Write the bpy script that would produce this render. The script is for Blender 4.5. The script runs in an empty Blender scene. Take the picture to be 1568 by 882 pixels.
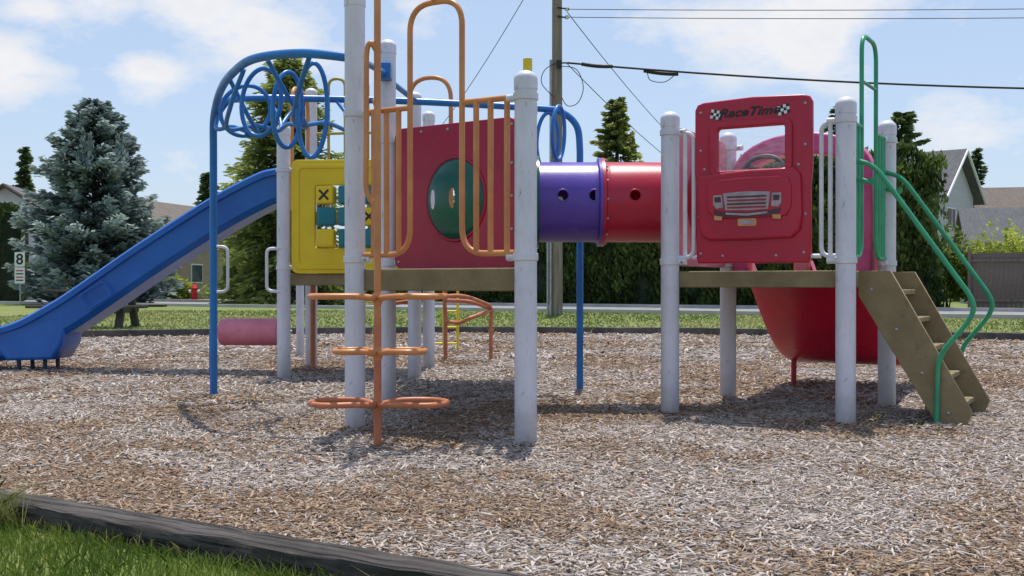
import bpy, math, random
import numpy as np
from mathutils import Vector, Matrix
random.seed(7); rng=np.random.default_rng(7)
scene=bpy.context.scene
col=scene.collection

# ------------------------------------------------------------ materials
def newmat(name):
    m=bpy.data.materials.new(name); m.use_nodes=True
    nt=m.node_tree; nt.nodes.clear()
    out=nt.nodes.new('ShaderNodeOutputMaterial')
    b=nt.nodes.new('ShaderNodeBsdfPrincipled')
    nt.links.new(b.outputs[0],out.inputs[0])
    return m,nt,b,out
def c4(c): return (c[0],c[1],c[2],1)
def noise(nt,scale,detail=4,vec=None,rough=.6):
    n=nt.nodes.new('ShaderNodeTexNoise'); n.inputs['Scale'].default_value=scale
    n.inputs['Detail'].default_value=detail; n.inputs['Roughness'].default_value=rough
    if vec is not None: nt.links.new(vec,n.inputs['Vector'])
    return n
def maprange(nt,src,a,b,c=0,d=1):
    r=nt.nodes.new('ShaderNodeMapRange'); r.inputs[1].default_value=a; r.inputs[2].default_value=b
    r.inputs[3].default_value=c; r.inputs[4].default_value=d; nt.links.new(src,r.inputs[0]); return r.outputs[0]
def mix(nt,fac,a,b):
    x=nt.nodes.new('ShaderNodeMix'); x.data_type='RGBA'
    if hasattr(fac,'links'): nt.links.new(fac,x.inputs[0])
    else: x.inputs[0].default_value=fac
    for i,v in ((6,a),(7,b)):
        if hasattr(v,'links'): nt.links.new(v,x.inputs[i])
        else: x.inputs[i].default_value=c4(v)
    return x.outputs[2]
def coords(nt,sc=(1,1,1),rz=0):
    t=nt.nodes.new('ShaderNodeTexCoord'); src=t.outputs['Object']
    if rz:
        m0=nt.nodes.new('ShaderNodeMapping'); m0.inputs['Rotation'].default_value=(0,0,rz); nt.links.new(src,m0.inputs[0]); src=m0.outputs[0]
    mp=nt.nodes.new('ShaderNodeMapping')
    mp.inputs['Scale'].default_value=sc; nt.links.new(src,mp.inputs[0]); return mp.outputs[0]
def bump(nt,b,h,strength=.3,dist=.01):
    bp=nt.nodes.new('ShaderNodeBump'); bp.inputs['Strength'].default_value=strength
    bp.inputs['Distance'].default_value=dist; nt.links.new(h,bp.inputs['Height']); nt.links.new(bp.outputs[0],b.inputs['Normal'])
def M(name,c1,c2=None,scale=4,rough=.5,bs=None,bstr=.3,sc=(1,1,1),metal=0,dirt=None,dlo=.6,dhi=.75,dscale=9):
    m,nt,b,o=newmat(name)
    if c2 is None: c2=tuple(x*.75 for x in c1)
    v=coords(nt,sc); n=noise(nt,scale,5,v)
    cc=mix(nt,maprange(nt,n.outputs[0],.35,.65),c1,c2)
    if dirt:
        n2=noise(nt,dscale,8,v,.75)
        cc=mix(nt,maprange(nt,n2.outputs[0],dlo,dhi),cc,dirt)
    nt.links.new(cc,b.inputs['Base Color'])
    rr=maprange(nt,n.outputs[0],.3,.7,rough*.85,min(1,rough*1.2)); nt.links.new(rr,b.inputs['Roughness'])
    b.inputs['Metallic'].default_value=metal
    if bs:
        n3=noise(nt,bs,4,v); bump(nt,b,n3.outputs[0],bstr)
    return m
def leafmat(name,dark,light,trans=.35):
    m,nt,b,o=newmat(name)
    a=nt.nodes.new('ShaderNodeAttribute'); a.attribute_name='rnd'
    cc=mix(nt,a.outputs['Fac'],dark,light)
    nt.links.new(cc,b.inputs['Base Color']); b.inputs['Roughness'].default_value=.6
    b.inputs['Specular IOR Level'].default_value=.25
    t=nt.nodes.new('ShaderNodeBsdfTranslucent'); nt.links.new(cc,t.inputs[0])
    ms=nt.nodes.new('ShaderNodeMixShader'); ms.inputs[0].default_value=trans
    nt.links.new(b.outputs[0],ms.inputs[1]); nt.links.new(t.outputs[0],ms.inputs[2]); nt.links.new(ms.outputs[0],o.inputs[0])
    return m

def postmat():
    m,nt,b,o=newmat('post_paint')
    v=coords(nt,(1,1,.35)); n=noise(nt,7,6,v)
    base=mix(nt,maprange(nt,n.outputs[0],.35,.65),(.72,.715,.78),(.60,.60,.67))
    v2=coords(nt,(1,1,.3)); n2=noise(nt,22,9,v2,.85)
    c=mix(nt,maprange(nt,n2.outputs[0],.585,.66),base,(.24,.21,.20))
    v5=coords(nt,(1,1,.8)); n5=noise(nt,5,3,v5,.5)
    c=mix(nt,maprange(nt,n5.outputs[0],.58,.8,0,.5),c,(.40,.37,.36))
    v6=coords(nt,(5,5,.5)); n6=noise(nt,5,6,v6,.7)
    c=mix(nt,maprange(nt,n6.outputs[0],.60,.72,0,.45),c,(.36,.34,.34))
    v3=coords(nt); s=nt.nodes.new('ShaderNodeSeparateXYZ'); nt.links.new(v3,s.inputs[0])
    n4=noise(nt,12,5,v3)
    ad=nt.nodes.new('ShaderNodeMath'); ad.operation='MULTIPLY_ADD'; nt.links.new(n4.outputs[0],ad.inputs[0]); ad.inputs[1].default_value=-.35; nt.links.new(s.outputs[2],ad.inputs[2])
    g=maprange(nt,ad.outputs[0],-.2,.12,.75,0)
    c=mix(nt,g,c,(.33,.29,.25))
    nt.links.new(c,b.inputs['Base Color']); b.inputs['Roughness'].default_value=.45
    bump(nt,b,n2.outputs[0],.15,.004)
    return m
m_post=postmat()
m_orange=M('orange_paint',(.64,.27,.09),(.52,.20,.065),6,.38,90,.08,dirt=(.24,.13,.09),dlo=.62,dhi=.72,dscale=14)
m_orange_w=M('worn_orange_paint',(.56,.20,.085),(.42,.13,.06),9,.45,90,.15,dirt=(.18,.10,.08),dscale=20)
m_blue=M('blue_paint',(.014,.19,.54),(.012,.14,.43),6,.35,80,.06,dirt=(.05,.12,.24),dlo=.60,dhi=.75)
m_slide=M('blue_plastic',(.008,.10,.44),(.012,.14,.52),2.2,.3,40,.05,dirt=(.05,.14,.34),dlo=.58,dhi=.8,dscale=5)
m_green=M('green_paint',(.035,.36,.17),(.025,.28,.14),6,.38,80,.06,dirt=(.10,.20,.12),dlo=.64,dhi=.75)
m_dgreen=M('dark_green_plastic',(.003,.11,.075),(.004,.085,.058),3,.22)
m_red=M('red_plastic',(.48,.007,.040),(.40,.006,.036),2.5,.33,50,.05,dirt=(.33,.03,.07),dlo=.58,dhi=.8,dscale=6)
m_redd=M('dark_red_plastic',(.40,.006,.040),(.34,.006,.036),2.5,.35,50,.05,dirt=(.28,.03,.06),dlo=.56,dhi=.8)
m_reds=M('red_slide_plastic',(.66,.012,.055),(.56,.010,.05),2.5,.28,50,.05,dirt=(.40,.05,.09),dlo=.58,dhi=.8)
m_pink=M('faded_pink_plastic',(.74,.24,.31),(.62,.17,.24),5,.5,60,.1,dirt=(.42,.16,.18),dlo=.58,dhi=.75)
m_mag=M('magenta_plastic',(.58,.05,.22),(.66,.12,.30),5,.4)
m_purple=M('purple_plastic',(.085,.042,.35),(.11,.06,.42),3,.34,40,.05,dirt=(.16,.12,.38),dlo=.58,dhi=.8)
m_yellow=M('yellow_plastic',(.82,.60,.008),(.74,.52,.008),3,.4,40,.05,dirt=(.48,.37,.05),dlo=.62,dhi=.8)
m_teal=M('teal_plastic',(.004,.20,.25),(.005,.15,.19),4,.35)
m_black=M('black_print',(.012,.012,.014),(.02,.02,.02),4,.5)
m_white=M('white_print',(.80,.80,.80),(.7,.7,.7),8,.5)
m_lgray=M('light_gray_decal',(.44,.38,.40),(.30,.25,.27),14,.45)
m_dgray=M('dark_decal',(.06,.025,.03),(.10,.035,.04),14,.45)
m_cream=M('cream_pipe_paint',(.72,.72,.76),(.60,.60,.64),8,.4,60,.06,dirt=(.33,.31,.30))
m_deck=M('deck_coating',(.27,.21,.105),(.19,.15,.075),5,.75,120,.4,dirt=(.11,.085,.05))
m_stair=M('stair_coating',(.31,.235,.12),(.23,.175,.09),5,.75,120,.4,dirt=(.12,.09,.055),dlo=.55)
m_steel=M('galvanised_steel',(.42,.43,.45),(.30,.31,.33),18,.4,metal=.7)
def woodmat(name,rz,light,dark,crack):
    m,nt,b,o=newmat(name)
    v=coords(nt,(.6,9,7),rz); n=noise(nt,3.2,8,v,.7)
    v2=coords(nt,(.35,14,14),rz); n2=noise(nt,2.4,6,v2,.6); n3=noise(nt,2.2,5,coords(nt))
    c=mix(nt,maprange(nt,n.outputs[0],.38,.64),dark,light)
    c=mix(nt,maprange(nt,n3.outputs[0],.42,.62,0,.75),c,dark)
    c=mix(nt,maprange(nt,n2.outputs[0],.55,.61),c,crack)
    nt.links.new(c,b.inputs['Base Color']); b.inputs['Roughness'].default_value=.92
    h=nt.nodes.new('ShaderNodeMath'); h.operation='SUBTRACT'; nt.links.new(n.outputs[0],h.inputs[0]); nt.links.new(maprange(nt,n2.outputs[0],.53,.62),h.inputs[1])
    bump(nt,b,h.outputs[0],1.0,.018); return m
m_timber=woodmat('weathered_timber',math.radians(31.7),(.12,.103,.093),(.036,.029,.026),(.007,.006,.006))
m_pole=M('pole_wood',(.30,.24,.19),(.19,.155,.125),4,.9,40,.7,sc=(3,3,.25))
m_fence=M('fence_wood',(.20,.15,.13),(.13,.10,.09),3,.9,40,.4,sc=(3,3,.3))
m_picnic=M('picnic_wood',(.085,.07,.055),(.05,.043,.037),3,.85,30,.4)
m_bark=M('bark',(.07,.05,.038),(.035,.028,.022),8,.95,30,.9,sc=(2,2,.4))
m_wire=M('cable_black',(.015,.015,.017),(.02,.02,.02),3,.6)
m_hyd=M('hydrant_red',(.62,.02,.02),(.52,.02,.02),5,.4)
m_glass=M('window_glass',(.05,.06,.075),(.12,.14,.16),.6,.08)
m_stucco=M('stucco_white',(.75,.75,.75),(.66,.66,.66),2,.9,60,.3)
m_siding=M('siding_gray',(.55,.55,.56),(.48,.48,.49),2,.8,30,.1,sc=(.2,.2,8))
m_brownb=M('brown_beam',(.10,.07,.055),(.07,.05,.04),4,.8)
m_tan=M('tan_wall',(.40,.31,.23),(.33,.26,.20),3,.9)
def roofmat(name,a,b_):
    m,nt,b,o=newmat(name)
    v=coords(nt); br=nt.nodes.new('ShaderNodeTexBrick'); nt.links.new(v,br.inputs[0])
    br.inputs['Scale'].default_value=3.2; br.inputs['Color1'].default_value=c4(a); br.inputs['Color2'].default_value=c4(b_)
    br.inputs['Mortar'].default_value=c4(tuple(x*.45 for x in a)); br.inputs['Mortar Size'].default_value=.03
    n=noise(nt,2,5,v); cc=mix(nt,maprange(nt,n.outputs[0],.3,.7,0,.5),br.outputs[0],tuple(x*.6 for x in b_))
    nt.links.new(cc,b.inputs['Base Color']); b.inputs['Roughness'].default_value=.9
    return m
m_roof=roofmat('shingle_roof',(.17,.17,.185),(.12,.12,.13))
m_roofb=roofmat('shingle_roof_brown',(.22,.18,.15),(.16,.13,.11))

# ------------------------------------------------------------ geometry helpers
def link(o,mat=None):
    col.objects.link(o)
    if mat is not None: o.data.materials.append(mat)
    return o
def mesh(name,vs,fs,mat,smooth=None):
    me=bpy.data.meshes.new(name); me.from_pydata([tuple(v) for v in vs],[],fs); me.update()
    if smooth is not None:
        for p in me.polygons: p.use_smooth=True
        me.set_sharp_from_angle(angle=math.radians(smooth))
    return link(bpy.data.objects.new(name,me),mat)
def group(name,loc,objs):
    e=bpy.data.objects.new(name,None); col.objects.link(e); e.location=loc; e.empty_display_size=.3
    inv=Matrix.Translation(Vector(loc)).inverted()
    for o in objs:
        o.parent=e; o.matrix_parent_inverse=inv
    return e
def box(name,c,s,mat,rz=0,bev=0.006,mw=None):
    x,y,z=[k/2 for k in s]
    vs=[(a*x,b*y,d*z) for d in (-1,1) for a,b in ((-1,-1),(1,-1),(1,1),(-1,1))]
    fs=[(3,2,1,0),(4,5,6,7),(0,1,5,4),(1,2,6,5),(2,3,7,6),(3,0,4,7)]
    o=mesh(name,vs,fs,mat)
    o.matrix_world=mw if mw is not None else (Matrix.Translation(Vector(c))@Matrix.Rotation(rz,4,'Z'))
    if bev:
        b=o.modifiers.new('b','BEVEL'); b.width=bev; b.segments=2
    return o
def tube(name,paths,r,mat,cyc=False,res=4):
    cu=bpy.data.curves.new(name,'CURVE'); cu.dimensions='3D'; cu.bevel_depth=r; cu.bevel_resolution=res; cu.use_fill_caps=True
    for p in paths:
        s=cu.splines.new('POLY'); s.points.add(len(p)-1)
        for i,q in enumerate(p): s.points[i].co=(q[0],q[1],q[2],1)
        s.use_cyclic_u=cyc; s.use_smooth=True
    return link(bpy.data.objects.new(name,cu),mat)
def fillet(pts,r=.08,n=7):
    P=[Vector(p) for p in pts]; out=[P[0]]
    for i in range(1,len(P)-1):
        a,b,c=P[i-1],P[i],P[i+1]
        d1=min(r,(a-b).length*.49); d2=min(r,(c-b).length*.49)
        p1=b+(a-b).normalized()*d1; p2=b+(c-b).normalized()*d2
        for k in range(n+1):
            t=k/n; out.append(p1*(1-t)**2+b*2*t*(1-t)+p2*t*t)
    out.append(P[-1]); return out
def smooth(pts,n=8,cyc=False):
    P=[Vector(p) for p in pts]; N=len(P); out=[]
    rg=range(N if cyc else N-1)
    for i in rg:
        g=(lambda k:P[k%N]) if cyc else (lambda k:P[max(0,min(N-1,k))])
        a,b,c,d=g(i-1),g(i),g(i+1),g(i+2)
        for k in range(n):
            t=k/n
            out.append(.5*((2*b)+(c-a)*t+(2*a-5*b+4*c-d)*t*t+(3*b-a-3*c+d)*t**3))
    if not cyc: out.append(P[-1])
    return out
def lathe(name,prof,mat,mw=Matrix.Identity(4),seg=36,closed=False,sm=35):
    vs=[];fs=[];n=len(prof)
    for r,z in prof:
        for k in range(seg):
            a=2*math.pi*k/seg; vs.append((r*math.cos(a),r*math.sin(a),z))
    for i in range(n if closed else n-1):
        j=(i+1)%n
        for k in range(seg):
            l=(k+1)%seg; fs.append((i*seg+k,i*seg+l,j*seg+l,j*seg+k))
    if not closed:
        fs.append(tuple(range(seg))[::-1]); fs.append(tuple((n-1)*seg+k for k in range(seg)))
    o=mesh(name,vs,fs,mat,sm); o.matrix_world=mw; return o
def plate(name,outlines,th,mat,mw,bev=.006):
    cu=bpy.data.curves.new(name,'CURVE'); cu.dimensions='2D'; cu.fill_mode='BOTH'; cu.extrude=th/2-bev if th/2>bev else .0005
    cu.bevel_depth=bev; cu.bevel_resolution=2
    for p in outlines:
        s=cu.splines.new('POLY'); s.points.add(len(p)-1)
        for i,q in enumerate(p): s.points[i].co=(q[0],q[1],0,1)
        s.use_cyclic_u=True
    o=link(bpy.data.objects.new(name,cu),mat); o.matrix_world=mw; return o
def rr(x0,y0,x1,y1,r=.04,n=5):
    r=min(r,(x1-x0)*.49,(y1-y0)*.49); out=[]
    for cx,cy,a0 in ((x1-r,y1-r,0),(x0+r,y1-r,90),(x0+r,y0+r,180),(x1-r,y0+r,270)):
        for k in range(n+1):
            a=math.radians(a0+90*k/n); out.append((cx+r*math.cos(a),cy+r*math.sin(a)))
    return out
def circ(cx,cy,rx,ry=None,n=32):
    ry=ry or rx
    return [(cx+rx*math.cos(2*math.pi*k/n),cy+ry*math.sin(2*math.pi*k/n)) for k in range(n)]
def frame(o,d):
    dx,dy=d; l=math.hypot(dx,dy); dx/=l; dy/=l
    return Matrix(((dx,0,dy,o[0]),(dy,0,-dx,o[1]),(0,1,0,o[2]),(0,0,0,1)))
def sweep(name,prof,path,mat,sm=40):
    P=[Vector(p) for p in path]; vs=[];fs=[];n=len(prof)
    for i,p in enumerate(P):
        t=(P[min(i+1,len(P)-1)]-P[max(i-1,0)]).normalized()
        s=Vector((t.y,-t.x,0)).normalized(); nn=s.cross(t)
        for w,h in prof: vs.append(p+s*w+nn*h)
    for i in range(len(P)-1):
        for k in range(n):
            l=(k+1)%n; fs.append((i*n+k,i*n+l,(i+1)*n+l,(i+1)*n+k))
    fs.append(tuple(range(n))); fs.append(tuple((len(P)-1)*n+k for k in range(n))[::-1])
    return mesh(name,vs,fs,mat,sm)
def prism(name,poly,z0,z1,mat,bev=.008):
    n=len(poly); vs=[(x,y,z0) for x,y in poly]+[(x,y,z1) for x,y in poly]
    fs=[tuple(range(n))[::-1],tuple(range(n,2*n))]+[(i,(i+1)%n,(i+1)%n+n,i+n) for i in range(n)]
    o=mesh(name,vs,fs,mat)
    if bev:
        b=o.modifiers.new('b','BEVEL'); b.width=bev; b.segments=2
    return o
def fastmesh(name,V,nper,F,rnd,mat):
    N=V.shape[0]; F=np.array(F); nf,fl=F.shape
    me=bpy.data.meshes.new(name)
    me.vertices.add(N*nper); me.vertices.foreach_set('co',V.reshape(-1).astype(np.float32))
    L=(np.arange(N)[:,None,None]*nper+F[None]).reshape(-1)
    me.loops.add(len(L)); me.loops.foreach_set('vertex_index',L.astype(np.int32))
    me.polygons.add(N*nf); me.polygons.foreach_set('loop_start',(np.arange(N*nf)*fl).astype(np.int32))
    at=me.attributes.new('rnd','FLOAT','POINT'); at.data.foreach_set('value',np.repeat(rnd,nper).astype(np.float32))
    me.update(calc_edges=True)
    return link(bpy.data.objects.new(name,me),mat)
def unit(a): return a/np.maximum(np.linalg.norm(a,axis=-1,keepdims=True),1e-6)
def leaves(name,C,D,L,W,rnd,mat):
    N=len(C); D=unit(D); R=unit(rng.normal(size=(N,3))); S=unit(np.cross(D,R))
    L=np.broadcast_to(L,(N,))[:,None]; W=np.broadcast_to(W,(N,))[:,None]
    V=np.stack([C-D*L*.5,C+S*W*.5+D*L*.05,C+D*L*.5,C-S*W*.5+D*L*.05],1)
    return fastmesh(name,V,4,[(0,1,2,3)],rnd,mat)

# ------------------------------------------------------------ world, sun, camera
w=bpy.data.worlds.new('World'); scene.world=w; w.use_nodes=True
nt=w.node_tree; bg=nt.nodes['Background']
sky=nt.nodes.new('ShaderNodeTexSky'); sky.sky_type='NISHITA'; sky.sun_disc=False
sdir=Vector((.03,.29,1)).normalized()
sky.sun_elevation=math.asin(sdir.z); sky.sun_rotation=math.atan2(sdir.x,sdir.y)
sky.dust_density=1.0; sky.air_density=1.0; sky.ozone_density=2.0
tc=nt.nodes.new('ShaderNodeTexCoord'); D=tc.outputs['Generated']
mp=nt.nodes.new('ShaderNodeMapping'); mp.inputs['Scale'].default_value=(1,1,2.0); mp.inputs['Location'].default_value=(.3,.1,.2); nt.links.new(D,mp.inputs[0])
n1=noise(nt,11,9,mp.outputs[0],.6)
acc=None
def cloud(px,py,r,amp):
    global acc
    d=Vector(((px-784)/1684,1,(434-py)/1684)).normalized()
    sb=nt.nodes.new('ShaderNodeVectorMath'); sb.operation='SUBTRACT'; nt.links.new(D,sb.inputs[0]); sb.inputs[1].default_value=d
    ml=nt.nodes.new('ShaderNodeVectorMath'); ml.operation='MULTIPLY'; nt.links.new(sb.outputs[0],ml.inputs[0]); ml.inputs[1].default_value=(1,1,2.0)
    ln=nt.nodes.new('ShaderNodeVectorMath'); ln.operation='LENGTH'; nt.links.new(ml.outputs[0],ln.inputs[0])
    o=maprange(nt,ln.outputs['Value'],0,r/1684,amp,0)
    if acc is None: acc=o
    else:
        a=nt.nodes.new('ShaderNodeMath'); a.operation='MAXIMUM'; nt.links.new(acc,a.inputs[0]); nt.links.new(o,a.inputs[1]); acc=a.outputs[0]
for c in ((10,95,200,.42),(390,15,280,.44),(150,5,130,.34),(235,115,120,.38),(1190,35,310,.44),(1480,190,170,.32),(275,235,90,.3),(620,10,130,.26),(1000,60,120,.15),(100,240,120,.24),(1300,110,130,.25),(50,20,120,.35)):
    cloud(*c)
ad=nt.nodes.new('ShaderNodeMath'); ad.operation='ADD'; nt.links.new(n1.outputs[0],ad.inputs[0]); nt.links.new(acc,ad.inputs[1])
f=maprange(nt,ad.outputs[0],.64,.86,0,.95)
n2=noise(nt,22,6,mp.outputs[0])
ccol=mix(nt,maprange(nt,n2.outputs[0],.3,.7),(6.4,6.3,6.35),(5.5,5.6,5.9))
hz=mix(nt,.55,sky.outputs[0],(3.75,4.55,6.0))
fin=mix(nt,f,hz,ccol)
nt.links.new(fin,bg.inputs[0]); bg.inputs[1].default_value=.15
sun=bpy.data.lights.new('sun','SUN'); sun.energy=4.6; sun.angle=math.radians(.6); sun.color=(1,.95,.87)
so=bpy.data.objects.new('sun',sun); col.objects.link(so); so.location=(3,12,22)
so.rotation_euler=(-sdir).to_track_quat('-Z','Y').to_euler()
cam=bpy.data.cameras.new('camera'); cam.sensor_width=36; cam.lens=1684/1568*36; cam.clip_end=3000; cam.clip_start=.05
co=bpy.data.objects.new('camera',cam); col.objects.link(co); co.location=(0,0,.92)
co.rotation_euler=(math.radians(90-.24),0,0); scene.camera=co
scene.view_settings.view_transform='Standard'; scene.view_settings.look='None'; scene.view_settings.exposure=0

# ------------------------------------------------------------ layout
U=Vector((.863,-.505)); Vv=Vector((.505,.863))
def L2(a,b,t): return (a[0]+(b[0]-a[0])*t, a[1]+(b[1]-a[1])*t)
A=(.078,6.25); B=(-.985,6.90); C=(-.945,8.35); A2=(.108,7.6); A3=(.10,8.85)
Dp=(-.925,10.45); E=(-.89,11.75); F=(-2.18,10.5); G=(-2.19,12.0)
P1=(1.113,7.747); P2=(2.164,7.131); P3=(1.732,8.813); P4=(2.785,8.17)

# ------------------------------------------------------------ ground
chip_poly=[(-9,8.74),(-12,13),(-9.8,16.6),(-7.3,18.2),(-4.5,19.2),(-1,19.9),(3,19.4),(8,17.3),(12,14.3),(15,9),(12,0),(6,-.54)]
def inpoly(x,y,poly):
    ins=np.zeros(len(x),bool); n=len(poly)
    for i in range(n):
        x1,y1=poly[i]; x2,y2=poly[(i+1)%n]
        c=((y1>y)!=(y2>y))&(x<(x2-x1)*(y-y1)/((y2-y1) if y2!=y1 else 1e-9)+x1)
        ins^=c
    return ins
def grassmat():
    m,nt,b,o=newmat('lawn')
    v=coords(nt); a=noise(nt,.35,6,v,.65); d=noise(nt,22,5,v,.7); e=noise(nt,1.6,5,v)
    c=mix(nt,maprange(nt,a.outputs[0],.38,.68),(.13,.21,.030),(.24,.25,.07))
    c=mix(nt,maprange(nt,e.outputs[0],.48,.72,0,.7),c,(.31,.26,.11))
    c=mix(nt,maprange(nt,d.outputs[0],.4,.7,0,.55),c,(.06,.095,.018))
    nt.links.new(c,b.inputs['Base Color']); b.inputs['Roughness'].default_value=.9
    bump(nt,b,d.outputs[0],.8,.04); return m
m_grass=grassmat()
mesh('ground',[(-400,-60,0),(400,-60,0),(400,900,0),(-400,900,0)],[(0,1,2,3)],m_grass)
def chipground():
    m,nt,b,o=newmat('wood_chip_bed')
    v=coords(nt)
    vor=nt.nodes.new('ShaderNodeTexVoronoi'); vor.inputs['Scale'].default_value=42; nt.links.new(v,vor.inputs['Vector'])
    v2=coords(nt,(1,2.4,1)); vor2=nt.nodes.new('ShaderNodeTexVoronoi'); vor2.inputs['Scale'].default_value=26; nt.links.new(v2,vor2.inputs['Vector'])
    s=nt.nodes.new('ShaderNodeSeparateColor'); nt.links.new(vor.outputs['Color'],s.inputs[0])
    s2=nt.nodes.new('ShaderNodeSeparateColor'); nt.links.new(vor2.outputs['Color'],s2.inputs[0])
    big=noise(nt,.55,5,v,.6)
    warm=mix(nt,s2.outputs[0],(.22,.15,.095),(.38,.28,.19)); grey=mix(nt,s.outputs[0],(.25,.21,.18),(.48,.425,.385))
    c=mix(nt,maprange(nt,big.outputs[0],.42,.66),grey,warm)
    c=mix(nt,maprange(nt,vor.outputs['Distance'],.25,.6,0,.55),c,(.09,.065,.048))
    nt.links.new(c,b.inputs['Base Color']); b.inputs['Roughness'].default_value=.95
    bump(nt,b,vor2.outputs['Distance'],.9,.02); return m
mesh('wood_chip_ground',[(x,y,.004) for x,y in chip_poly],[tuple(range(len(chip_poly)))[::-1]],chipground())
def vnoise(x,y,s,seed):
    r=np.random.default_rng(seed).random((256,256)); xs=x*s+1000; ys=y*s+1000
    xi=np.floor(xs).astype(int); yi=np.floor(ys).astype(int); fx=xs-xi; fy=ys-yi; fx=fx*fx*(3-2*fx); fy=fy*fy*(3-2*fy)
    g=lambda a,b:r[a%256,b%256]
    return (g(xi,yi)*(1-fx)+g(xi+1,yi)*fx)*(1-fy)+(g(xi,yi+1)*(1-fx)+g(xi+1,yi+1)*fx)*fy
xs=[];ys=[];sz=[]
for y0,y1,xw,dens,k in ((1.5,5.2,4.2,3400,.74),(5.2,8.2,6,2000,.86),(8.2,13,8.5,700,1.25),(13,20.2,12,240,1.9)):
    n=int((y1-y0)*2*xw*dens); x=rng.uniform(-xw,xw,n); y=rng.uniform(y0,y1,n)
    m=(np.abs(x)<.56*y+.9)&inpoly(x,y,chip_poly); xs.append(x[m]); ys.append(y[m]); sz.append(np.full(m.sum(),k))
x=np.concatenate(xs); y=np.concatenate(ys); k=np.concatenate(sz); N=len(x)
hgt=(vnoise(x,y,3.5,1)*.6+vnoise(x,y,9,2)*.4)
yaw=rng.uniform(0,2*np.pi,N); pit=rng.normal(0,.22,N); rol=rng.normal(0,.30,N)
ln=k*rng.gamma(3.4,.0125,N).clip(.010,.115)*.5; wd=k*rng.uniform(.0028,.0085,N); th=k*rng.uniform(.001,.0028,N)
dx=np.stack([np.cos(yaw)*np.cos(pit),np.sin(yaw)*np.cos(pit),np.sin(pit)],1)
up=unit(np.stack([rol*np.sin(yaw),-rol*np.cos(yaw),np.ones(N)],1)); sy=unit(np.cross(up,dx)); up=np.cross(dx,sy)
cz=.006+hgt*.022*1.0+rng.uniform(0,.010,N)*k
Cc=np.stack([x,y,cz],1)
taper=rng.uniform(.35,1,(N,2))
def corner(a,b,c): 
    tp=taper[:,0] if a<0 else taper[:,1]
    return Cc+dx*(a*ln)[:,None]+sy*(b*wd*tp)[:,None]+up*(c*th)[:,None]
V=np.stack([corner(-1,-1,-1),corner(1,-1,-1),corner(1,1,-1),corner(-1,1,-1),corner(-1,-1,1),corner(1,-1,1),corner(1,1,1),corner(-1,1,1)],1)
patch=vnoise(x,y,.9,5)*.5+vnoise(x,y,2.3,6)*.35+vnoise(x,y,6,7)*.15
warm=np.clip((patch-.42)/.22,0,1)
isw=(rng.random(N)<warm*.72+.16)
rnd=np.where(isw,rng.uniform(0,.48,N),.52+.48*rng.beta(2.0,1.7,N))
def chipmat():
    m,nt,b,o=newmat('wood_chips')
    a=nt.nodes.new('ShaderNodeAttribute'); a.attribute_name='rnd'
    r=nt.nodes.new('ShaderNodeValToRGB'); nt.links.new(a.outputs['Fac'],r.inputs[0])
    e=r.color_ramp.elements; e[0].position=0; e[0].color=(.13,.078,.048,1); e[1].position=1; e[1].color=(.66,.59,.54,1)
    for p,c in ((.25,(.30,.195,.12)),(.48,(.46,.34,.235)),(.52,(.22,.18,.155)),(.75,(.44,.38,.345))):
        q=e.new(p); q.color=c4(c)
    v=coords(nt); n=noise(nt,120,3,v); c=mix(nt,maprange(nt,n.outputs[0],.4,.7,0,.35),r.outputs[0],(.18,.135,.11))
    nt.links.new(c,b.inputs['Base Color']); b.inputs['Roughness'].default_value=.85; b.inputs['Specular IOR Level'].default_value=.3
    return m
fastmesh('wood_chips',V,8,[(4,5,6,7),(0,1,5,4),(1,2,6,5),(2,3,7,6),(3,0,4,7)],rnd,chipmat())
print('chips',N)

def timber(name,p0,p1,wd,h,mat,z=-.02,wob=.006,ex=.05):
    p0=Vector(p0);p1=Vector(p1); L=(p1-p0).length; n=max(8,int(L/.10)); d=(p1-p0)/L; s=Vector((d.y,-d.x))
    vs=[];fs=[]; pr=[(-.5,0),(-.5,.5),(-.49,.93),(-.455,1),(-.15,1.01),(.15,.995),(.455,1),(.49,.93),(.5,.5),(.5,0)]
    for i in range(n+1):
        q=p0+d*L*i/n
        for a,b in pr:
            jit=random.uniform(-wob,wob); v=q+s*(a*wd+jit); vs.append((v.x,v.y,z+b*(h-z)+random.uniform(-wob,wob)*(b>0)*.6))
    m=len(pr)
    for i in range(n):
        for k in range(m-1): fs.append((i*m+k,i*m+k+1,(i+1)*m+k+1,(i+1)*m+k))
    fs.append(tuple(range(m))[::-1]); fs.append(tuple(n*m+k for k in range(m)))
    return mesh(name,vs,fs,mat,50)
q0=Vector((-2.07,4.37)); d=Vector((.850,-.526))
near=[timber('beam_1',q0-d*5.2,q0-d*1.21,.15,.085,m_timber,wob=.007),timber('beam_2',q0-d*1.2,q0+d*2.9,.15,.085,m_timber,wob=.007),timber('beam_3',q0+d*2.91,q0+d*6.3,.15,.083,m_timber)]
group('timber_border',(q0.x,q0.y,0),near)
m_edge=M('weathered_gray_edging',(.32,.29,.265),(.19,.17,.155),2,.9,22,.7,dirt=(.07,.06,.055))
m_edged=M('weathered_dark_edging',(.12,.10,.09),(.06,.052,.048),3,.9,22,.7,dirt=(.03,.025,.022))
bp=[timber('beam',chip_poly[i],chip_poly[i+1],.16,.14,m_edge if i<3 else m_edged,wob=.004) for i in range(0,10)]
group('timber_edging',(0,19,0),bp)

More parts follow.
